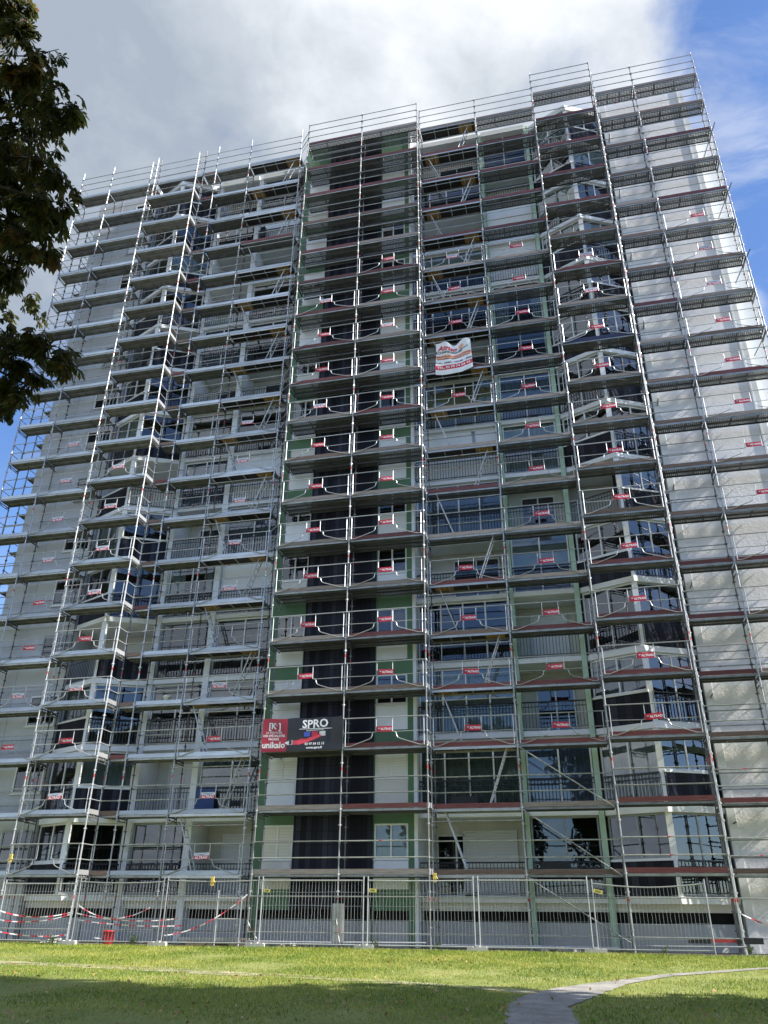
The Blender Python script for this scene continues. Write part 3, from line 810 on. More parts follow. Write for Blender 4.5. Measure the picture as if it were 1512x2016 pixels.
flat([(.86, .30), (1.02, .36), (1.16, .38), (1.16, .22), (1.0, .22)], 2); flat([(1.04, .23), (1.14, .23), (1.14, .37), (1.04, .37)], 1, -.009)
flat([(1.17, .22), (1.42, .22), (1.7, .30), (2.0, .40), (2.24, .50), (2.2, .58), (1.95, .50), (1.65, .42), (1.5, .43), (1.3, .36), (1.17, .38)], 5)
bt('02 97 54 12 13', .115, 1.98, .20, 2, .003); bt('www.spro.fr', .115, 1.98, .07, 2, .003)
me = m.mesh('advertising_banner', ['ban_red', 'ban_black', 'sign_white', 'ban_blue', 'sign_pale', 'ban_pink'])
o = put('advertising_banner', me, None, (-10.78, 26.93, LV(3)-.05)); tag(o, 'red and black painting firm banner reading SPRO tied across the third scaffold deck', 'banner')

def dsp2(p):
    x, y, z = p; u = x/1.42; v = z/1.6      # v=1 top
    sag = .26*math.exp(-((u-.5)/.17)**2)*v*v+.03*math.sin(u*13)*v
    bot = (1-v)*(-.10*math.sin(u*PI*1.0)+.10*max(0, u-.7)/.3*1.6)
    xx = (u-.5)*(1.42+.12*(1-v))+.71
    return (xx, y+.06*math.sin(u*11+v*1.5)*v*v+.05*math.sin(u*6+1)*(1-v)-.02*math.sin(v*8), z-sag*.9+bot)
m = banner_sheet(1.42, 1.6, 44, 36, dsp2, lambda u, v: 1 if .13 < v < .29 else (2 if (.54 < v < .62 or .46 < v < .52) else 0))
def b2(body, size, x, z, mi, bold=0, shear=0, align='CENTER'): txt(m, body, size, x, z, mi, -.012, bold, align, dsp2, shear)
b2('TEL. 02 99 74 56 45', .155, .71, .275, 0, .004)
b2('VITRE - CREST - TOURS - BREST', .108, .71, .53, 3, .003)
b2('RAVALEMENT PEINTURE FACADE', .085, .71, .745, 3, .001); b2('ISOLATION PROTECTION TOITURE', .085, .71, .87, 3, .001)
b2('ECHAFAUDAGE', .15, .52, 1.06, 3, .004); b2('Atriso', .30, .46, 1.21, 1, .010, .3)
m.add([(1.02+.10*math.cos(a*PI/8), -.012, 1.31+.10*math.sin(a*PI/8)) for a in range(16)], [tuple(range(16))], 2, dsp2)
m.add([(.90, -.012, 1.13), (1.30, -.012, 1.20), (1.30, -.012, 1.27), (1.15, -.012, 1.20), (.92, -.012, 1.18)], [(0, 1, 2, 3, 4)], 4, dsp2)
me = m.mesh('company_sheet', ['sheet_white', 'tape_r', 'sheet_orange', 'ink', 'frame_grey'])
o = put('company_sheet', me, None, (-4.16, 27.36, 21.88)); o.scale = (1.07, 1, 1.05); tag(o, 'wrinkled white sheet with red and black lettering hanging from a high scaffold rail', 'banner')

# ------------------------------------------------------------------ mesh fence panels
def fence_panel(label, P, Q, loose=0.0, tagpos=None, h=1.92, seed=0):
    """posts, tube frame and welded wire grid; loose bends the wires"""
    rr = random.Random(seed); P = Vector((P[0], P[1], gz(P[1]))); Q = Vector((Q[0], Q[1], gz(Q[1]))); L = (Q-P).length; t = (Q-P)/L
    o = thing('mesh_fence', label, 'mesh fence', tuple(P), 'mesh fence panels along the foot of the scaffold')
    sag = lambda u: -loose*.35*math.sin(u*PI)
    pt = lambda u, z: P+t*(u*L)+Vector((0, .0, z+sag(u)*z/h))
    m = MB()
    for u in (.012, .988): m.tube(pt(u, .02), pt(u, h+.12), .021, 8)
    for z in (.12, h):
        m.path([pt(.012+.976*i/8, z) for i in range(9)], .019, 6)
    part('tube_frame', m, 'galv_new', o)
    m = MB(); n = int(L/.105)
    for i in range(1, n):
        u = i/n; k = rr.gauss(0, .012) if rr.random() < .35 else 0
        pts = [pt(u, .12), pt(u, .55)+Vector((k, .0, 0)), pt(u, 1.0)-Vector((k*1.2, 0, 0)), pt(u, 1.45)+Vector((k, 0, 0)), pt(u, h+.03)]
        m.path(pts, .005, 4)
    for z in (.42, .80, 1.18, 1.56): m.path([pt(.012+.976*i/6, z+rr.gauss(0, .006)) for i in range(7)], .0042, 4)
    part('wire_mesh', m, 'galv_new', o)
    if tagpos:
        u, z, w, hh, rot = tagpos
        c = pt(u, z); m = MB(); q = []
        for a, b in ((-w, -hh), (w, -hh), (w, hh), (-w, hh)): q.append(c+t*(a*math.cos(rot)-b*math.sin(rot))+Vector((0, -.035, a*math.sin(rot)+b*math.cos(rot))))
        m.quad(*q, 0); back = [p+Vector((0, .006, 0)) for p in q]; m.quad(*back[::-1], 0)
        for r0 in (-.25, .3):
            e = [c+t*(a*w)+Vector((0, -.038, r0*hh+b)) + Vector((0, 0, a*w*math.tan(rot))) for a, b in ((-.6, -.008), (.6, -.008), (.6, .008), (-.6, .008))]; m.quad(*e, 1)
        part('tag_plate', m, ['yellow', 'ink'], o)
    return o
FP = [(-19.3, 25.9), (-16.5, 25.95), (-13.40, 26.1), (-10.2, 26.35), (-6.70, 26.35), (-3.27, 26.40), (.11, 26.42), (3.40, 26.42)]
fl = ['mesh fence panel at the far left edge, striped tape woven along it', 'mesh fence panel behind the red bucket', 'mesh fence panel before the left balconies, left of the low tube barrier',
      'mesh fence panel before the green tower with yellow tag at its upper left', 'mesh fence panel across the right half of the green tower, yellow tag at its left',
      'mesh fence panel with rounded corner before the balconies right of the tower', 'sagging bent mesh fence panel below the right bay windows, last of the row']
tp = [None, None, None, (.06, 1.60, .11, .045, -.08), (.06, 1.62, .12, .05, -.05), None, (.06, 1.62, .13, .05, -.25)]
for i in range(7):
    fence_panel(fl[i], (FP[i][0]+.03, FP[i][1]), (FP[i+1][0]-.03, FP[i+1][1]), (.0, .12, .1, 0, .04, 0, .3)[i], tp[i], (1.80, 1.86, 1.9, 1.9, 1.9, 1.9, 1.82)[i], i)
def foot(label, x, y, w=.62, rot=0):
    m = MB(); m.prism([(-w/2, -.11), (w/2, -.11), (w/2-.03, .11), (-w/2+.03, .11)], 0, .13)
    m.box(-w/2+.05, -.10, .13, -w/2+.17, .08, .15); m.box(w/2-.17, -.10, .13, w/2-.05, .08, .15); m.box(-.06, -.06, .13, .06, .06, .17)
    o = put('concrete_block', m.mesh('concrete_block', 'concrete'), None, (x, y, gz(y)-.01), rot)
    tag(o, label, 'concrete block', 'concrete feet of the fence panels')
ffl = ['concrete fence foot under the panel joint nearest the red bucket', 'concrete fence foot left of the low tube barrier', 'concrete fence foot at the left corner of the green tower',
       'concrete fence foot below the middle of the green tower', 'concrete fence foot under the right balconies left of the brace', 'concrete fence foot below the right bay, under the rounded panel corner']
for i, l in enumerate(ffl): foot(l, FP[i+1][0], FP[i+1][1]-.05)

# ------------------------------------------------------------------ barrier tapes
def tape(label, pts, w=.038):
    m = MB(); P = [Vector(p) for p in pts]; S = []
    for a, b in zip(P, P[1:]):
        n = max(2, int((b-a).length/.10))
        for i in range(n): S.append(a+(b-a)*(i/n))
    S.append(P[-1]); acc = 0
    for i, (a, b) in enumerate(zip(S, S[1:])):
        tw = math.sin(i*.35)*.6; up = Vector((0, math.sin(tw), math.cos(tw)))*w/2
        tw2 = math.sin((i+1)*.35)*.6; up2 = Vector((0, math.sin(tw2), math.cos(tw2)))*w/2
        m.quad(a-up, b-up2, b+up2, a+up, int(acc/.26) % 2); acc += (b-a).length
    o = put('barrier_tape', m.mesh('barrier_tape', ['tape_w', 'tape_r']), None, (0, 0, 0))
    tag(o, label, 'barrier tape', 'red and white barrier tapes')
def cat(a, b, sag, n=14):
    a = Vector(a); b = Vector(b)
    return [a+(b-a)*(i/n)-Vector((0, 0, sag*4*(i/n)*(1-i/n))) for i in range(n+1)]
tape('red and white tape drooping along the far left fence, upper of two', cat((-19.3, 25.85, .98), (-16.5, 25.9, .95), .18))
tape('red and white tape along the far left fence just under the upper one', cat((-19.3, 25.87, .72), (-16.5, 25.9, .90), .16))
tape('red and white tape near the ground along the far left fence', cat((-19.3, 25.9, .38), (-16.6, 25.92, .28), .10))
tape('red tape hanging in a deep curve above the red bucket', cat((-16.5, 26.0, 1.20), (-13.9, 26.2, 1.10), .38))
tape('red and white tape stretched at waist height right of the red bucket', cat((-16.5, 26.02, .92), (-12.9, 26.2, .78), .14))
tape('red and white tape stretched just below waist height past the red bucket', cat((-16.4, 26.05, .72), (-12.7, 26.2, .58), .08))
tape('red and white tape rising to the low tube barrier left of the tower', cat((-13.3, 26.2, .30), (-10.85, 26.9, 1.5), .25))
tape('loose red and white tape lying along the ground behind the red bucket', cat((-15.9, 26.4, .20), (-13.3, 26.3, .12), .06))
tape('red and white tape end fluttering from the scaffold post at the right end', cat((4.33, 27.38, 1.05), (5.5, 27.2, .55), .02))
tape('red and white tape wound down the post at the foot of the green tower', cat((-7.82, 26.97, .9), (-7.65, 26.9, .12), .02))
tape('red and white tape end slanting to the ground at the tower left corner', cat((-10.8, 26.95, .75), (-10.25, 26.6, .18), .02))

# ------------------------------------------------------------------ small things
def lathe(m, prof, n=20, mi=0, cx=0, cy=0):
    k = len(m.v)
    for r, z in prof:
        for i in range(n): m.v.append((cx+r*math.cos(2*PI*i/n), cy+r*math.sin(2*PI*i/n), z))
    for j in range(len(prof)-1):
        for i in range(n):
            a, b = k+j*n+i, k+j*n+(i+1) % n; m.f.append((a, b, b+n, a+n)); m.m.append(mi)
def bucket(name, label, loc, s, mat, lid=None):
    t = thing(name, label, 'bucket', loc)
    m = MB(); lathe(m, [(.001, 0), (.12*s, 0), (.125*s, .02*s), (.155*s, .30*s), (.168*s, .30*s), (.168*s, .335*s), (.158*s, .335*s), (.15*s, .30*s), (.118*s, .03*s), (.001, .03*s)])
    m.v = [(x+loc[0], y+loc[1], z+loc[2]) for x, y, z in m.v]; part('bucket_body', m, mat, t, True)
    m = MB(); m.path([(loc[0]+.17*s*math.cos(a), loc[1]-.10*s*math.sin(a), loc[2]+.31*s-.11*s*math.sin(a)) for a in [PI*i/10 for i in range(11)]], .005, 5); part('handle', m, 'galv', t)
    if lid: 
        m = MB(); lathe(m, [(.001, .335*s), (.17*s, .335*s), (.175*s, .35*s), (.16*s, .365*s), (.001, .365*s)]); m.v = [(x+loc[0], y+loc[1], z+loc[2]) for x, y, z in m.v]; part('lid', m, lid, t, True)
bucket('bucket', 'red plastic bucket standing on the ground by the left fence', (-15.25, 26.2, 0), 1.25, 'plastic_red')
bucket('paint_bucket', 'white paint bucket standing on a scaffold deck left of the balconies', (-15.15, 27.72, LV(4)), .95, 'plastic_white', 'plastic_white')
m = MB(); m.box(-13.80, 28.38, zf(1)+.12, -13.05, 28.40, zf(1)+.95)
for i in range(6): m.box(-13.80, 28.374, zf(1)+.14+i*.13, -13.05, 28.38, zf(1)+.145+i*.13)
o = put('balcony_screen', m.mesh('balcony_screen', 'blue_panel')); tag(o, 'blue screen panel tied to a balcony railing left of the tower', 'screen panel')
for (x, z, lb) in ((-4.25, zf(1)+.06, 'black board fixed low on the balcony railing right of the tower'), (-1.35, zf(0)+.62, 'dark mat hung on the lowest balcony railing behind the brace')):
    m = MB(); m.box(x, 28.39, z, x+.95, 28.405, z+.42); m.box(x+.02, 28.383, z+.36, x+.93, 28.39, z+.40)
    o = put('balcony_mat', m.mesh('balcony_mat', 'plastic_black')); tag(o, lb, 'screen panel')
def glove(label, loc):
    m = MB(); x, y, z = loc
    m.prism([(x-.05, y-.02), (x+.05, y-.02), (x+.05, y+.02), (x-.05, y+.02)], z-.02, z+.09)
    for i in range(4): m.tube((x-.042+.028*i, y, z-.02), (x-.05+.032*i, y-.01, z-.11-.012*(i in (1, 2))), .013, 6, 0, .010)
    m.tube((x+.05, y, z+.05), (x+.10, y-.01, z-.02), .014, 6, 0, .010); m.box(x-.055, y-.024, z+.09, x+.055, y+.024, z+.15)
    o = put('work_glove', m.mesh('work_glove', 'yellow_glove')); tag(o, label, 'glove')
glove('yellow work glove hooked on the fence left of the tower', (-11.82, 26.2, 1.85))
glove('yellow work glove hanging from the lowest far left scaffold rail', (-19.9, 26.75, 2.62))
glove('small yellow glove dangling under the first deck of the tower', (-4.62, 26.95, 1.98))
# low tube barrier left of the tower
t = thing('tube_barrier', 'low barrier of scaffold tubes standing left of the green tower', 'barrier', (-11.7, 26.7, 0))
m = MB()
for x in (-11.78, -10.95): m.tube((x, 26.7, .02), (x, 26.7, 1.62 if x < -11.5 else 1.45), .024, 8); m.box(x-.07, 26.63, 0, x+.07, 26.77, .012)
part('post', m, 'galv_new', t)
for z in (1.38, .78):
    m = MB(); m.tube((-11.78, 26.7, z), (-10.95, 26.7, z), .022, 6); part('guard_rail', m, 'galv_new', t)
# grey sheath round the middle tower post
m = MB(); m.box(-7.95, 26.96, .15, -7.62, 27.0, 1.25); m.box(-7.95, 27.0, .15, -7.93, 27.45, 1.25); m.box(-7.64, 27.0, .15, -7.62, 27.2, 1.25)
o = put('protective_sheet', m.mesh('protective_sheet', 'galv')); tag(o, 'grey protective board wrapped round the middle tower post at ground level', 'protective board')
def loose_tube(label, a, b, r=.024):
    m = MB(); m.tube(a, b, r, 8); o = put('scaffold_tube', m.mesh('scaffold_tube', 'galv_new')); tag(o, label, 'scaffold tube', 'scaffold tubes lying on the ground')
loose_tube('loose scaffold tube lying at the foot of the tower', (-10.6, 26.75, .16), (-7.9, 26.78, .16))
loose_tube('loose scaffold tube lying below the right half of the tower', (-7.5, 26.75, .17), (-4.9, 26.78, .19))
loose_tube('loose scaffold tube lying below the right bay', (1.3, 26.6, .20), (4.2, 26.62, .22))
loose_tube('loose scaffold tube lying below the right balconies', (-4.5, 27.3, .13), (.8, 27.3, .13))
m = MB(); m.box(-13.1, 26.75, .08, -11.0, 27.05, .16); m.box(-13.1, 26.72, .16, -11.0, 26.75, .24)
o = put('spare_plank', m.mesh('spare_plank', 'galv')); tag(o, 'spare steel plank lying on the ground left of the tower', 'scaffold plank')
t = thing('hand_tool', 'dark spirit-level shaped tool case lying at the right corner post', 'tool case', (4.1, 27.2, 0))
for xa, xb, zt in ((2.75, 3.35, .42), (4.05, 4.75, .44)):
    m = MB(); m.box(xa, 27.05, .28, xb, 27.25, zt); part('case_body', m, 'plastic_black', t)
m = MB(); m.box(3.35, 27.08, .31, 4.05, 27.22, .39); part('tool_shaft', m, 'red_mark', t)
def rubble(label, x, y, n, seed):
    rr = random.Random(seed); m = MB()
    for i in range(n):
        a, b, c = (rr.uniform(.03, .10) for _ in range(3)); px, py = x+rr.gauss(0, .28), y+rr.gauss(0, .12); t = rr.uniform(0, PI)
        ca, sa = math.cos(t), math.sin(t); z0 = max(0, .10-.25*abs(px-x))*rr.random()
        pts = [(px+ca*u-sa*v_, py+sa*u+ca*v_) for u, v_ in ((-a, -b), (a*.8, -b*1.1), (a, b*.7), (-a*.6, b))]; m.prism(pts, z0, z0+c)
    o = put('rubble_heap', m.mesh('rubble_heap', 'concrete')); tag(o, label, 'rubble')
rubble('small heap of broken concrete behind the fence left of the red bucket', -17.6, 26.9, 34, 1)
rubble('small heap of rubble under the first deck of the green tower', -9.2, 27.3, 30, 2)
rubble('scatter of rubble under the right balconies', -1.0, 27.2, 26, 3)
m = MB()
for i in range(5): m.box(-12.95+.05*i, 27.1+.02*i, .01+.045*i, -10.95+.04*i, 27.55, .048+.045*i)
o = put('plank_stack', m.mesh('plank_stack', 'wood_grey')); tag(o, 'stack of weathered boards on the ground behind the low tube barrier', 'stack of planks')
# weeds at the foot of the fence
def weed(label, x, y, n, h, seed):
    rr = random.Random(seed); m = MB()
    for i in range(n):
        a = rr.uniform(0, 2*PI); l = h*rr.uniform(.5, 1); b = Vector((x+rr.gauss(0, .06), y+rr.gauss(0, .04), gz(y)))
        tip = b+Vector((math.cos(a)*l*.45, math.sin(a)*l*.3, l)); m.tube(b, tip, .004, 4)
        for j in range(4):
            c = b+(tip-b)*rr.uniform(.35, 1); d = Vector((rr.gauss(0, 1), rr.gauss(0, 1), rr.gauss(.3, .6))).normalized()*rr.uniform(.05, .09)
            s = d.cross(Vector((0, .3, 1))).normalized()*.022; m.quad(c, c+d*.5+s, c+d, c+d*.5-s)
    o = put('weed', m.mesh('weed', 'weed')); tag(o, label, 'weed', 'weeds along the foot of the fence')
weed('bushy yellow green weed right of the red bucket', -14.3, 26.0, 14, .34, 1)
weed('dark leafy weed at the foot of the far left fence', -17.0, 25.8, 14, .32, 2)
weed('small weed at the foot of the fence below the tower window', -6.35, 26.3, 8, .30, 3)
weed('small weed at the tower right corner post', -4.55, 26.4, 8, .26, 4)
weed('weed growing by the right corner scaffold post', 4.3, 26.6, 12, .25, 5)
weed('yellow weed under the sagging fence panel', 1.95, 26.2, 9, .22, 6)
# someone's things on the balconies
m = MB(); m.path([(-13.5, 28.30, zf(12)+.3), (-13.5, 28.30, zf(12)+.95)], .16, 8); m.tube((-13.5, 28.3, zf(12)+.95), (-13.45, 28.3, zf(12)+1.12), .12, 8, 0, .03)
o = put('black_jacket', m.mesh('black_jacket', 'plastic_black')); tag(o, 'black jacket hung on a high scaffold post left of the tower', 'jacket')

# ------------------------------------------------------------------ ground
me = D.meshes.new('added_grey_ground'); me.from_pydata([(-600, -600, -.70), (600, -600, -.70), (600, 600, -.70), (-600, 600, -.70)], [], [(0, 1, 2, 3)])
me.materials.append(plain('asphalt', (.10, .10, .105), .9, 0, .25, .3, .3, 8)); struct('added_grey_ground', me)  # unseen grey plane added to cut green light bouncing off the lawn
ys = [-9, 0, 4, 8, 12, 16, 20, 24, 26.48, 44]
v = []; f = []
for y in ys:
    for x in (-40, -20, 10, 27): v.append((x, y, gz(y) if y < 26.48 else 0.0))
for j in range(len(ys)-1):
    for i in range(3):
        a = j*4+i; f.append((a, a+1, a+5, a+4))
me = D.meshes.new('lawn'); me.from_pydata(v, [], f); me.materials.append(M['lawn']); struct('lawn', me)
def ribbon(name, pts, mat, ws, dz, seed):
    rr = random.Random(seed); P = [Vector(p) for p in pts]; S = []
    for i in range(len(P)-1):
        n = max(2, int((P[i+1]-P[i]).length/.18))
        for k in range(n): S.append((P[i].lerp(P[i+1], k/n), ws[i]+(ws[i+1]-ws[i])*k/n))
    S.append((P[-1], ws[-1])); vv = []; ff = []
    for i, (p, w) in enumerate(S):
        q = S[min(i+1, len(S)-1)][0]-S[max(i-1, 0)][0]; q.normalize(); n = Vector((-q.y, q.x))
        a = p+n*(w/2*(1+rr.gauss(0, .05)+.10*math.sin(i*.31+seed))); b = p-n*(w/2*(1+rr.gauss(0, .05)+.10*math.sin(i*.23)))
        for c in (a, p, b): vv.append((c.x, c.y, gz(c.y)+dz))
        if i:
            k = i*3; ff += [(k-3, k, k+1, k-2), (k-2, k+1, k+2, k-1)]
    me = D.meshes.new(name); me.from_pydata(vv, [], ff); me.materials.append(M[mat]); struct(name, me)
    return [(s[0].x, s[0].y, s[1]) for s in S]
G1 = ribbon('gravel_path', [(-.65, 6), (-.74, 10.5), (-.76, 12.6), (-.84, 14.4), (-.70, 15.6), (-.25, 16.9), (.35, 18.2), (1.5, 20.1), (3.9, 22.5), (8, 25)], 'gravel', [.95, .92, .92, .95, 1.2, .9, .5, .36, .28, .25], .012, 1)
G2 = ribbon('worn_track', [(-24, 21.2), (-14.2, 19.45), (-10.6, 18.9), (-7, 18.1), (-4.6, 17.5), (-2.6, 17.0), (-.9, 16.2)], 'track', [.7, .85, .9, .7, .5, .4, .6], .008, 2)
S2 = np.array([p for p in G1+G2])

rs_ = random.Random(3); m = MB(); pv = None
for i in range(150):
    x = -25+i*.24; a = Vector((x, 26.30+rs_.gauss(0, .07), .006 if True else 0)); b = Vector((x, 29, .006)); a.z = gz(a.y)+.012; c_ = Vector((x, 26.5, .010))
    if pv: m.quad(pv[0], a, c_, pv[1]); m.quad(pv[1], c_, b, pv[2])
    pv = (a, c_, b)
M['soil'] = mat_ground('bare_soil', [(.30, (.035, .030, .024)), (.5, (.085, .075, .06)), (.7, (.17, .15, .12))], 2.5, .8, 30)
struct('bare_soil', m.mesh('bare_soil', 'soil'))
# grass: one countless mass of blades
NB = 330000
gx = rng.uniform(-21, 9.5, NB); gy = 9.5+16.95*rng.random(NB)**.85
keep = np.ones(NB, bool)
for px, py, w in S2:
    d2 = (gx-px)**2+(gy-py)**2
    q = np.where(d2 < (w*.30)**2, .965, np.where(d2 < (w*.46)**2, .80, np.where(d2 < (w*.58)**2, .4, 0))) if px > -1.3 else np.where(d2 < (w*.5)**2, .12, 0)
    keep &= ~(rng.random(NB) < q)
# thin, worn patches: a lumpy random field thins and shortens the grass
def field(x, y, sc, seed):
    g = np.random.default_rng(seed).random((80, 80)); u = (x+30)*sc; w_ = y*sc; i = np.floor(u).astype(int) % 79; j = np.floor(w_).astype(int) % 79
    a = u-np.floor(u); b = w_-np.floor(w_); a = a*a*(3-2*a); b = b*b*(3-2*b)
    return (g[i, j]*(1-a)+g[i+1, j]*a)*(1-b)+(g[i, j+1]*(1-a)+g[i+1, j+1]*a)*b
fd = .55*field(gx, gy, .45, 1)+.3*field(gx, gy, 1.4, 2)+.15*field(gx, gy, 4, 3)
keep &= rng.random(NB) < np.clip((fd-.22)*3.2, .12, 1)
gx, gy = gx[keep], gy[keep]; nb = len(gx)
gzv = np.where(gy > 26.48, 0, -.67+.0253*gy)
fd = fd[keep]
hh = rng.uniform(.018, .05, nb)*(.55+.9*fd)*(1+.9*(gy > 24.6)*rng.random(nb)); ang = rng.uniform(0, 2*PI, nb); lean = rng.normal(0, .5, (nb, 2))
wd = rng.uniform(.004, .008, nb)*(1+(gy-10)*.03)
V = np.zeros((nb, 3, 3))
V[:, 0] = np.stack([gx-np.cos(ang)*wd, gy-np.sin(ang)*wd, gzv-.005], 1)
V[:, 1] = np.stack([gx+np.cos(ang)*wd, gy+np.sin(ang)*wd, gzv-.005], 1)
V[:, 2] = np.stack([gx+lean[:, 0]*hh, gy+lean[:, 1]*hh, gzv+hh], 1)
me = D.meshes.new('grass'); me.vertices.add(nb*3); me.vertices.foreach_set('co', V.reshape(-1))
me.loops.add(nb*3); me.loops.foreach_set('vertex_index', np.arange(nb*3, dtype=np.int32))
me.polygons.add(nb); me.polygons.foreach_set('loop_start', np.arange(0, nb*3, 3, dtype=np.int32)); me.polygons.foreach_set('loop_total', np.full(nb, 3, dtype=np.int32))
me.update(); me.validate(); me.materials.append(M['blade']); o = struct('grass', me, 'stuff')
# fallen leaves
m = MB()
for i in range(800):
    y = 10+16*random.random()**1.3; x = random.uniform(-16, 6)
    if i % 2: cxy = [(-6, 12.5), (-9, 14.5), (-3, 13.5), (-7.5, 17), (-12, 16.5), (1.5, 14.5), (-4, 22)][(i//2) % 7]; x = random.gauss(cxy[0], .9); y = max(9.5, random.gauss(cxy[1], .7))
    s = random.uniform(.015, .045); a = random.uniform(0, 2*PI)
    z = gz(y)+.045; ca, sa = math.cos(a)*s, math.sin(a)*s; t1, t2 = random.gauss(0, .4)*s, random.gauss(0, .4)*s
    m.quad((x-ca, y-sa, z-t1), (x+sa*.6, y-ca*.6, z+t2), (x+ca, y+sa, z+t1), (x-sa*.6, y+ca*.6, z-t2+.01))
struct('fallen_leaves', m.mesh('fallen_leaves', 'dead_leaf'), 'stuff')

# ------------------------------------------------------------------ the chestnut tree at the left
LOBES = [(-4.31, 3.3, 8.11, 0.33), (-4.07, 3.49, 7.65, 0.33), (-3.86, 3.69, 7.15, 0.25), (-4.54, 3.85, 7.68, 0.44), (-4.3, 4.02, 7.06, 0.32), (-4.08, 4.14, 6.57, 0.26), (-4.82, 4.35, 7.45, 0.4), (-4.87, 4.55, 6.98, 0.42), (-4.4, 4.48, 6.5, 0.26), (-5.02, 4.84, 6.62, 0.25), (-4.93, 5.13, 5.76, 0.26), (-4.45, 4.99, 5.68, 0.21), (-4.25, 5.02, 5.49, 0.13), (-4.85, 5.27, 5.51, 0.21), (-5.19, 5.49, 5.44, 0.23), (-5.18, 5.04, 6.12, 0.22), (-4.98, 3.43, 8.26, 0.64), (-5.33, 3.9, 7.76, 0.7), (-5.46, 4.4, 7.04, 0.69), (-5.6, 4.9, 6.34, 0.57), (-5.81, 5.33, 5.68, 0.62), (-6.13, 3.91, 7.5, 1.03), (-6.62, 4.93, 6.22, 1.03), (-4.68, 2.93, 8.78, 0.77), (-5.72, 2.94, 8.59, 1.11),
         (-8.2, 3.2, 8.8, 1.4), (-9.6, 5.2, 7.2, 1.5), (-7.6, 6.6, 8.2, 1.4), (-7.9, 4.4, 10.2, 1.5)]
tree = thing('chestnut_tree', 'chestnut tree with drooping palmate leaves hanging in at the upper left', 'tree', (-8.0, 4.6, gz(4.6)))
m = MB(); tr = [Vector((-8.0, 4.6, -.6)), Vector((-8.05, 4.55, 1.6)), Vector((-7.9, 4.5, 3.6)), Vector((-7.95, 4.4, 6.0)), Vector((-7.9, 4.4, 9.0))]
rs = [.34, .26, .22, .17, .07]
for i in range(4): m.tube(tr[i], tr[i+1], rs[i], 12, 0, rs[i+1])
part('trunk', m, 'bark', tree, True)
m = MB(); rr = random.Random(5)
hubs = [Vector((-6.0, 4.2, 7.2)), Vector((-6.3, 4.9, 6.0)), Vector((-6.2, 3.6, 8.2)), Vector((-8.6, 4.6, 7.5))]
for h in hubs:
    a = tr[2].lerp(tr[3], .35+.3*rr.random()); mid = a.lerp(h, .5)+Vector((0, 0, .25)); m.tube(a, mid, .09, 8, 0, .06); m.tube(mid, h, .06, 8, 0, .035)
for (x, y, z, r) in LOBES:
    c = Vector((x, y, z)); h = min(hubs, key=lambda q: (q-c).length); mid = h.lerp(c, .55)+Vector((rr.gauss(0, .08), rr.gauss(0, .08), .10))
    m.tube(h, mid, .024, 6, 0, .016); m.tube(mid, c, .016, 6, 0, .008)
    for k in range(5): m.tube(c, c+Vector((rr.gauss(0, 1), rr.gauss(0, 1), rr.gauss(-.1, .8))).normalized()*r*.85, .007, 4, 0, .003)
part('limbs', m, 'bark', tree, True)
m = MB()
def leaflet(c, d, up, l):
    d = d.normalized(); s = d.cross(up); 
    if s.length < 1e-4: s = d.orthogonal()
    s.normalize(); n = s.cross(d)
    w = l*.15; droop = Vector((0, 0, -l*.10))
    a = c; b1 = c+d*l*.38; b2 = c+d*l*.70+droop*.5; e = c+d*l+droop
    k = len(m.v)
    for p in (a, b1+s*w*.5+n*.01, b2+s*w*1.15, e, b2-s*w*1.15, b1-s*w*.5+n*.01, b1, b2): m.v.append(tuple(p))
    for q in ((0, 1, 6), (0, 6, 5), (1, 2, 7, 6), (6, 7, 4, 5), (2, 3, 7), (7, 3, 4)): m.f.append(tuple(k+i for i in q)); m.m.append(0)
for li, (x, y, z, r) in enumerate(LOBES):
    near = li < 16
    n = int((230 if near else 150)*r*r*(2.9 if near else .9))+8
    tips = [Vector((rr.gauss(0, 1), rr.gauss(0, 1), rr.gauss(0, 1))).normalized()*(.86*r*rr.random()**.4) for q in range(max(4, n//4))]
    for i in range(n):
        dr = rr.choice(tips)+Vector((rr.gauss(0, .045), rr.gauss(0, .045), rr.gauss(0, .045)))
        c = Vector((x, y, z))+dr
        ax = Vector((dr.x+rr.gauss(0, .3)*r, dr.y+rr.gauss(0, .3)*r, -abs(rr.gauss(0, .5))*r)).normalized()
        up = Vector((rr.gauss(0, .35), rr.gauss(0, .35), 1)).normalized(); sd = ax.cross(up).normalized(); L0 = rr.uniform(.10, .16)
        for k in range(7):
            t = (k-3)/3*1.75; d = ax*math.cos(t)+sd*math.sin(t); d.z -= .45+.25*rr.random()
            leaflet(c, d, up, L0*(1-.10*abs(k-3)))
part('crown', m, 'leaf', tree, False)

# ------------------------------------------------------------------ unseen trees that shade the lawn; those close to the viewer added to darken it
def crown_mesh(seed, n, rad, h):
    rr = random.Random(seed); m = MB()
    lob = [(Vector((rr.gauss(0, .45)*rad, rr.gauss(0, .45)*rad, rr.uniform(-.5, .5)*h)), rr.uniform(.38, .6)*rad) for i in range(16)]
    lob = [(p, r) for p, r in lob if math.hypot(p.x, p.y)+r < rad*1.05]+[(Vector((0, 0, 0)), rad*.6), (Vector((0, 0, -h*.35)), rad*.6), (Vector((0, 0, h*.35)), rad*.5)]
    for i in range(n):
        p, r = rr.choice(lob); d = Vector((rr.gauss(0, 1), rr.gauss(0, 1), rr.gauss(0, 1))).normalized(); c = p+d*r*rr.random()**.35
        a = Vector((rr.gauss(0, 1), rr.gauss(0, 1), rr.gauss(0, 1))).normalized()*rr.uniform(.16, .30); b = a.orthogonal().normalized()*rr.uniform(.10, .18)
        m.quad(c-a, c+b, c+a, c-b)
    return m.mesh('crown', 'leaf_far')
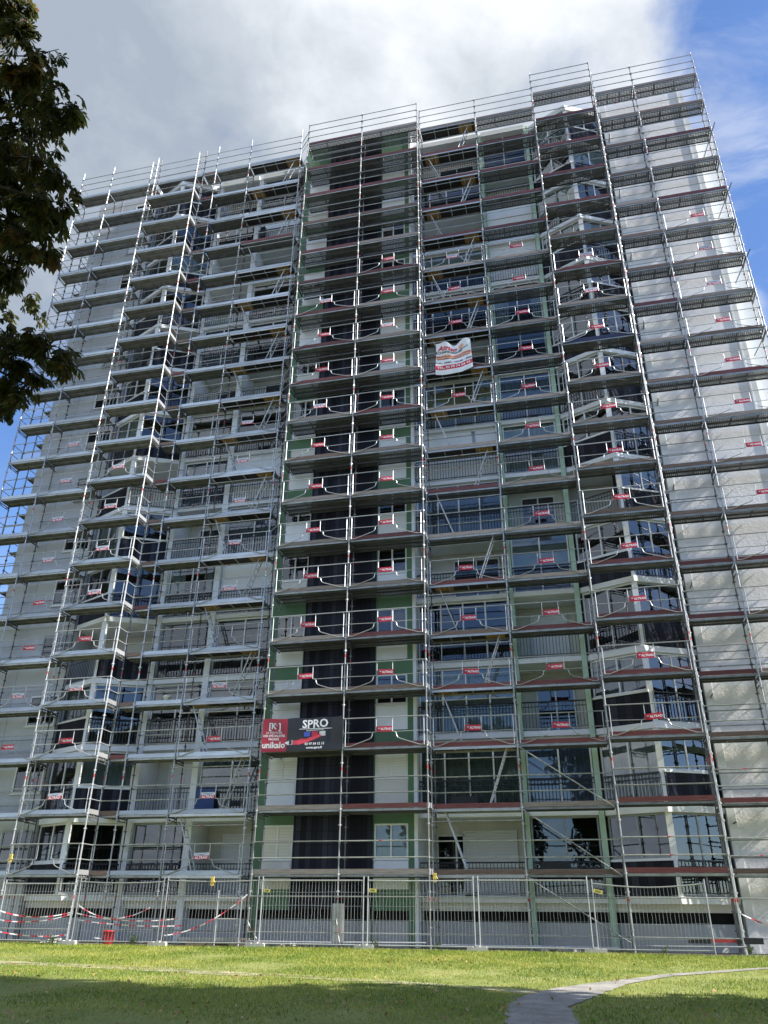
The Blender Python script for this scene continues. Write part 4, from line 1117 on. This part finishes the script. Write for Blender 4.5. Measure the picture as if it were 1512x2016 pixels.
CM = [crown_mesh(1, 9000, 4.6, 9.5), crown_mesh(2, 9000, 4.2, 10.5)]
def shade_tree(label, x, y, k, s, h):
    t = thing('shade_tree', label, 'tree', (x, y, gz(y)), 'tall leafy trees beyond the right edge of the lawn')
    m = MB(); m.tube((x, y, gz(y)-.1), (x+.1, y, h*.45), .32, 10, 0, .22); m.tube((x+.1, y, h*.45), (x, y, h*.85), .22, 10, 0, .08)
    for i in range(5):
        a = i*1.3; m.tube((x+.1, y, h*(.35+.08*i)), (x+math.cos(a)*2.4, y+math.sin(a)*2.4, h*(.5+.09*i)), .11, 6, 0, .03)
    part('trunk', m, 'bark', t)
    o = put('crown', CM[k], t, (x, y, h*.58), k*1.3); o.scale = (s, s, h/16.0)
for i, (x, y, k, s, h) in enumerate([(11.0, 11.9, 0, 1.0, 22), (18.0, 11.0, 1, 1.05, 21), (13, 5, 1, 1.05, 23), (20, 4.0, 0, 1.1, 20), (1.5, -4.6, 1, 1.0, 15), (7.5, .6, 0, 1.0, 15), (-6.5, -3.5, 1, 1.0, 15), (-9, -6, 0, 1.1, 15), (9, -7, 0, 1.1, 16)]):
    shade_tree(['nearest tall leafy tree right of the lawn', 'second tall leafy tree right of the lawn', 'leafy tree right of the viewer', 'leafy tree farther right of the viewer',
                'unseen leafy tree added just behind the viewer to darken the lawn', 'unseen leafy tree added just right of the viewer to darken the lawn', 'unseen leafy tree added behind the viewer, towards the chestnut, to darken the lawn', 'leafy tree behind the viewer to the left', 'leafy tree behind the viewer to the right'][i], x, y, k, s, h)

# ------------------------------------------------------------------ sun, sky, camera
AZ, EL = R(5.0), R(36.5)
S = Vector((math.cos(EL)*math.cos(AZ), -math.cos(EL)*math.sin(AZ), math.sin(EL)))
sun = D.lights.new('sun', 'SUN'); sun.energy = 5.0; sun.angle = R(.53); sun.color = (1, .945, .86)
so = D.objects.new('sun', sun); COL.objects.link(so); so.rotation_euler = S.to_track_quat('Z', 'Y').to_euler(); so.location = (30, 0, 40)

w = D.worlds.new('World'); SC.world = w; w.use_nodes = True
nt = w.node_tree; nt.nodes.clear()
out = N(nt, 'ShaderNodeOutputWorld'); bg = N(nt, 'ShaderNodeBackground'); bg.inputs['Strength'].default_value = .10
sky = N(nt, 'ShaderNodeTexSky', sky_type='NISHITA'); sky.sun_disc = False; sky.sun_elevation = EL; sky.sun_rotation = PI/2+AZ
sky.air_density = 1.0; sky.dust_density = .4; sky.ozone_density = 2.2
tc = N(nt, 'ShaderNodeTexCoord'); sp = N(nt, 'ShaderNodeSeparateXYZ'); nt.links.new(tc.outputs['Generated'], sp.inputs[0])
# cloud layer: a flat sheet overhead, so clouds shrink towards the horizon
zz = mathn(nt, 'ADD', mathn(nt, 'MAXIMUM', sp.outputs['Z'], 0), .35)
cb = N(nt, 'ShaderNodeCombineXYZ')
nt.links.new(mathn(nt, 'DIVIDE', sp.outputs['X'], zz), cb.inputs[0]); nt.links.new(mathn(nt, 'DIVIDE', sp.outputs['Y'], zz), cb.inputs[1])
cb.inputs[2].default_value = 3.7
n1 = noise(nt, cb.outputs[0], 3.2, 9, .58, .25); n2 = noise(nt, cb.outputs[0], 2.1, 7, .55, .3); n3 = noise(nt, cb.outputs[0], 9, 6, .6, .2)
# clear sky to the right of the block and low on the left, cloud between
edge = mathn(nt, 'SUBTRACT', sp.outputs['X'], mathn(nt, 'MULTIPLY', sp.outputs['Y'], .30))
right = mathn(nt, 'MULTIPLY', mathn(nt, 'ADD', edge, .035), 9.0, True)
right = mathn(nt, 'MINIMUM', mathn(nt, 'MULTIPLY', edge, 14.0), .80)
dl = N(nt, 'ShaderNodeVectorMath', operation='DISTANCE'); nt.links.new(tc.outputs['Generated'], dl.inputs[0]); dl.inputs[1].default_value = (-.66, .67, .36)
left = mathn(nt, 'MULTIPLY', mathn(nt, 'SUBTRACT', .30, dl.outputs['Value']), 4.5)
cut = mathn(nt, 'MAXIMUM', mathn(nt, 'MAXIMUM', right, left), -.5)
front = mathn(nt, 'MULTIPLY', mathn(nt, 'GREATER_THAN', sp.outputs['Y'], 0), 1)
cover = mathn(nt, 'SUBTRACT', mathn(nt, 'ADD', mathn(nt, 'MULTIPLY', mathn(nt, 'SUBTRACT', n1, .5), 3.6), .55), cut)
mask = N(nt, 'ShaderNodeMapRange', interpolation_type='SMOOTHSTEP'); nt.links.new(cover, mask.inputs[0])
mask.inputs[1].default_value = -.05; mask.inputs[2].default_value = .75
tone = mathn(nt, 'ADD', mathn(nt, 'ADD', mathn(nt, 'MULTIPLY', n2, .75), mathn(nt, 'MULTIPLY', n3, .25)), mathn(nt, 'MULTIPLY', mathn(nt, 'ADD', sp.outputs['X'], .12), .22))
cl = ramp(nt, tone, [(.38, (3.5, 4.05, 4.85)), (.49, (5.2, 5.7, 6.3)), (.60, (8.1, 8.4, 8.8))])
CLOUD_GAIN = N(nt, 'ShaderNodeMix', data_type='RGBA', blend_type='MULTIPLY'); CLOUD_GAIN.inputs['Factor'].default_value = 1
nt.links.new(cl, CLOUD_GAIN.inputs['A']); CLOUD_GAIN.inputs['B'].default_value = (.62, .62, .62, 1)
SKT = N(nt, 'ShaderNodeMix', data_type='RGBA', blend_type='MULTIPLY'); SKT.inputs['Factor'].default_value = 1
nt.links.new(sky.outputs[0], SKT.inputs['A']); SKT.inputs['B'].default_value = (.74, .89, 1.12, 1)
# unseen clouds behind the viewer are brightened to add fill light on the facade
bk = N(nt, 'ShaderNodeMapRange', interpolation_type='SMOOTHSTEP'); nt.links.new(sp.outputs['Y'], bk.inputs[0])
bk.inputs[1].default_value = .1; bk.inputs[2].default_value = -.5; bk.inputs[3].default_value = .55; bk.inputs[4].default_value = 1.05
bkc = N(nt, 'ShaderNodeCombineColor')
for i in range(3): nt.links.new(bk.outputs[0], bkc.inputs[i])
nt.links.new(bkc.outputs[0], CLOUD_GAIN.inputs['B'])
mx = N(nt, 'ShaderNodeMix', data_type='RGBA'); wv = N(nt, 'ShaderNodeMapping'); wv.inputs['Rotation'].default_value = (0, 0, -.6); wv.inputs['Scale'].default_value = (1.0, 2.6, 1); nt.links.new(cb.outputs[0], wv.inputs['Vector'])
wm = N(nt, 'ShaderNodeMapRange', interpolation_type='SMOOTHSTEP'); nt.links.new(noise(nt, wv.outputs[0], 2.6, 8, .62, .5), wm.inputs[0])
wm.inputs[1].default_value = .50; wm.inputs[2].default_value = .70; wm.inputs[4].default_value = .42
mk = mathn(nt, 'MAXIMUM', mask.outputs[0], wm.outputs[0])
nt.links.new(mk, mx.inputs['Factor']); nt.links.new(SKT.outputs['Result'], mx.inputs['A']); nt.links.new(CLOUD_GAIN.outputs['Result'], mx.inputs['B'])
nt.links.new(mx.outputs['Result'], bg.inputs[0]); nt.links.new(bg.outputs[0], out.inputs[0])

cam = D.cameras.new('camera'); co = D.objects.new('camera', cam); COL.objects.link(co)
right = Vector((0.974098, 0.225983, 0.008074)); upv = Vector((0.09632, -0.446963, 0.889352)); fwd = Vector((-0.204587, 0.865538, 0.457152))
mt = Matrix((right, upv, -fwd)).transposed().to_4x4(); mt.translation = (0, 0, .93); co.matrix_world = mt
cam.sensor_fit = 'VERTICAL'; cam.sensor_height = 24.0; cam.lens = 1544.3/2016*24; cam.clip_start = .05; cam.clip_end = 1000
SC.camera = co
SC.view_settings.view_transform = 'Standard'; SC.view_settings.look = 'None'; SC.view_settings.exposure = 1.15; SC.view_settings.gamma = 1
SC.cycles.max_bounces = 6; SC.cycles.transparent_max_bounces = 12; SC.cycles.diffuse_bounces = 3; SC.cycles.glossy_bounces = 3
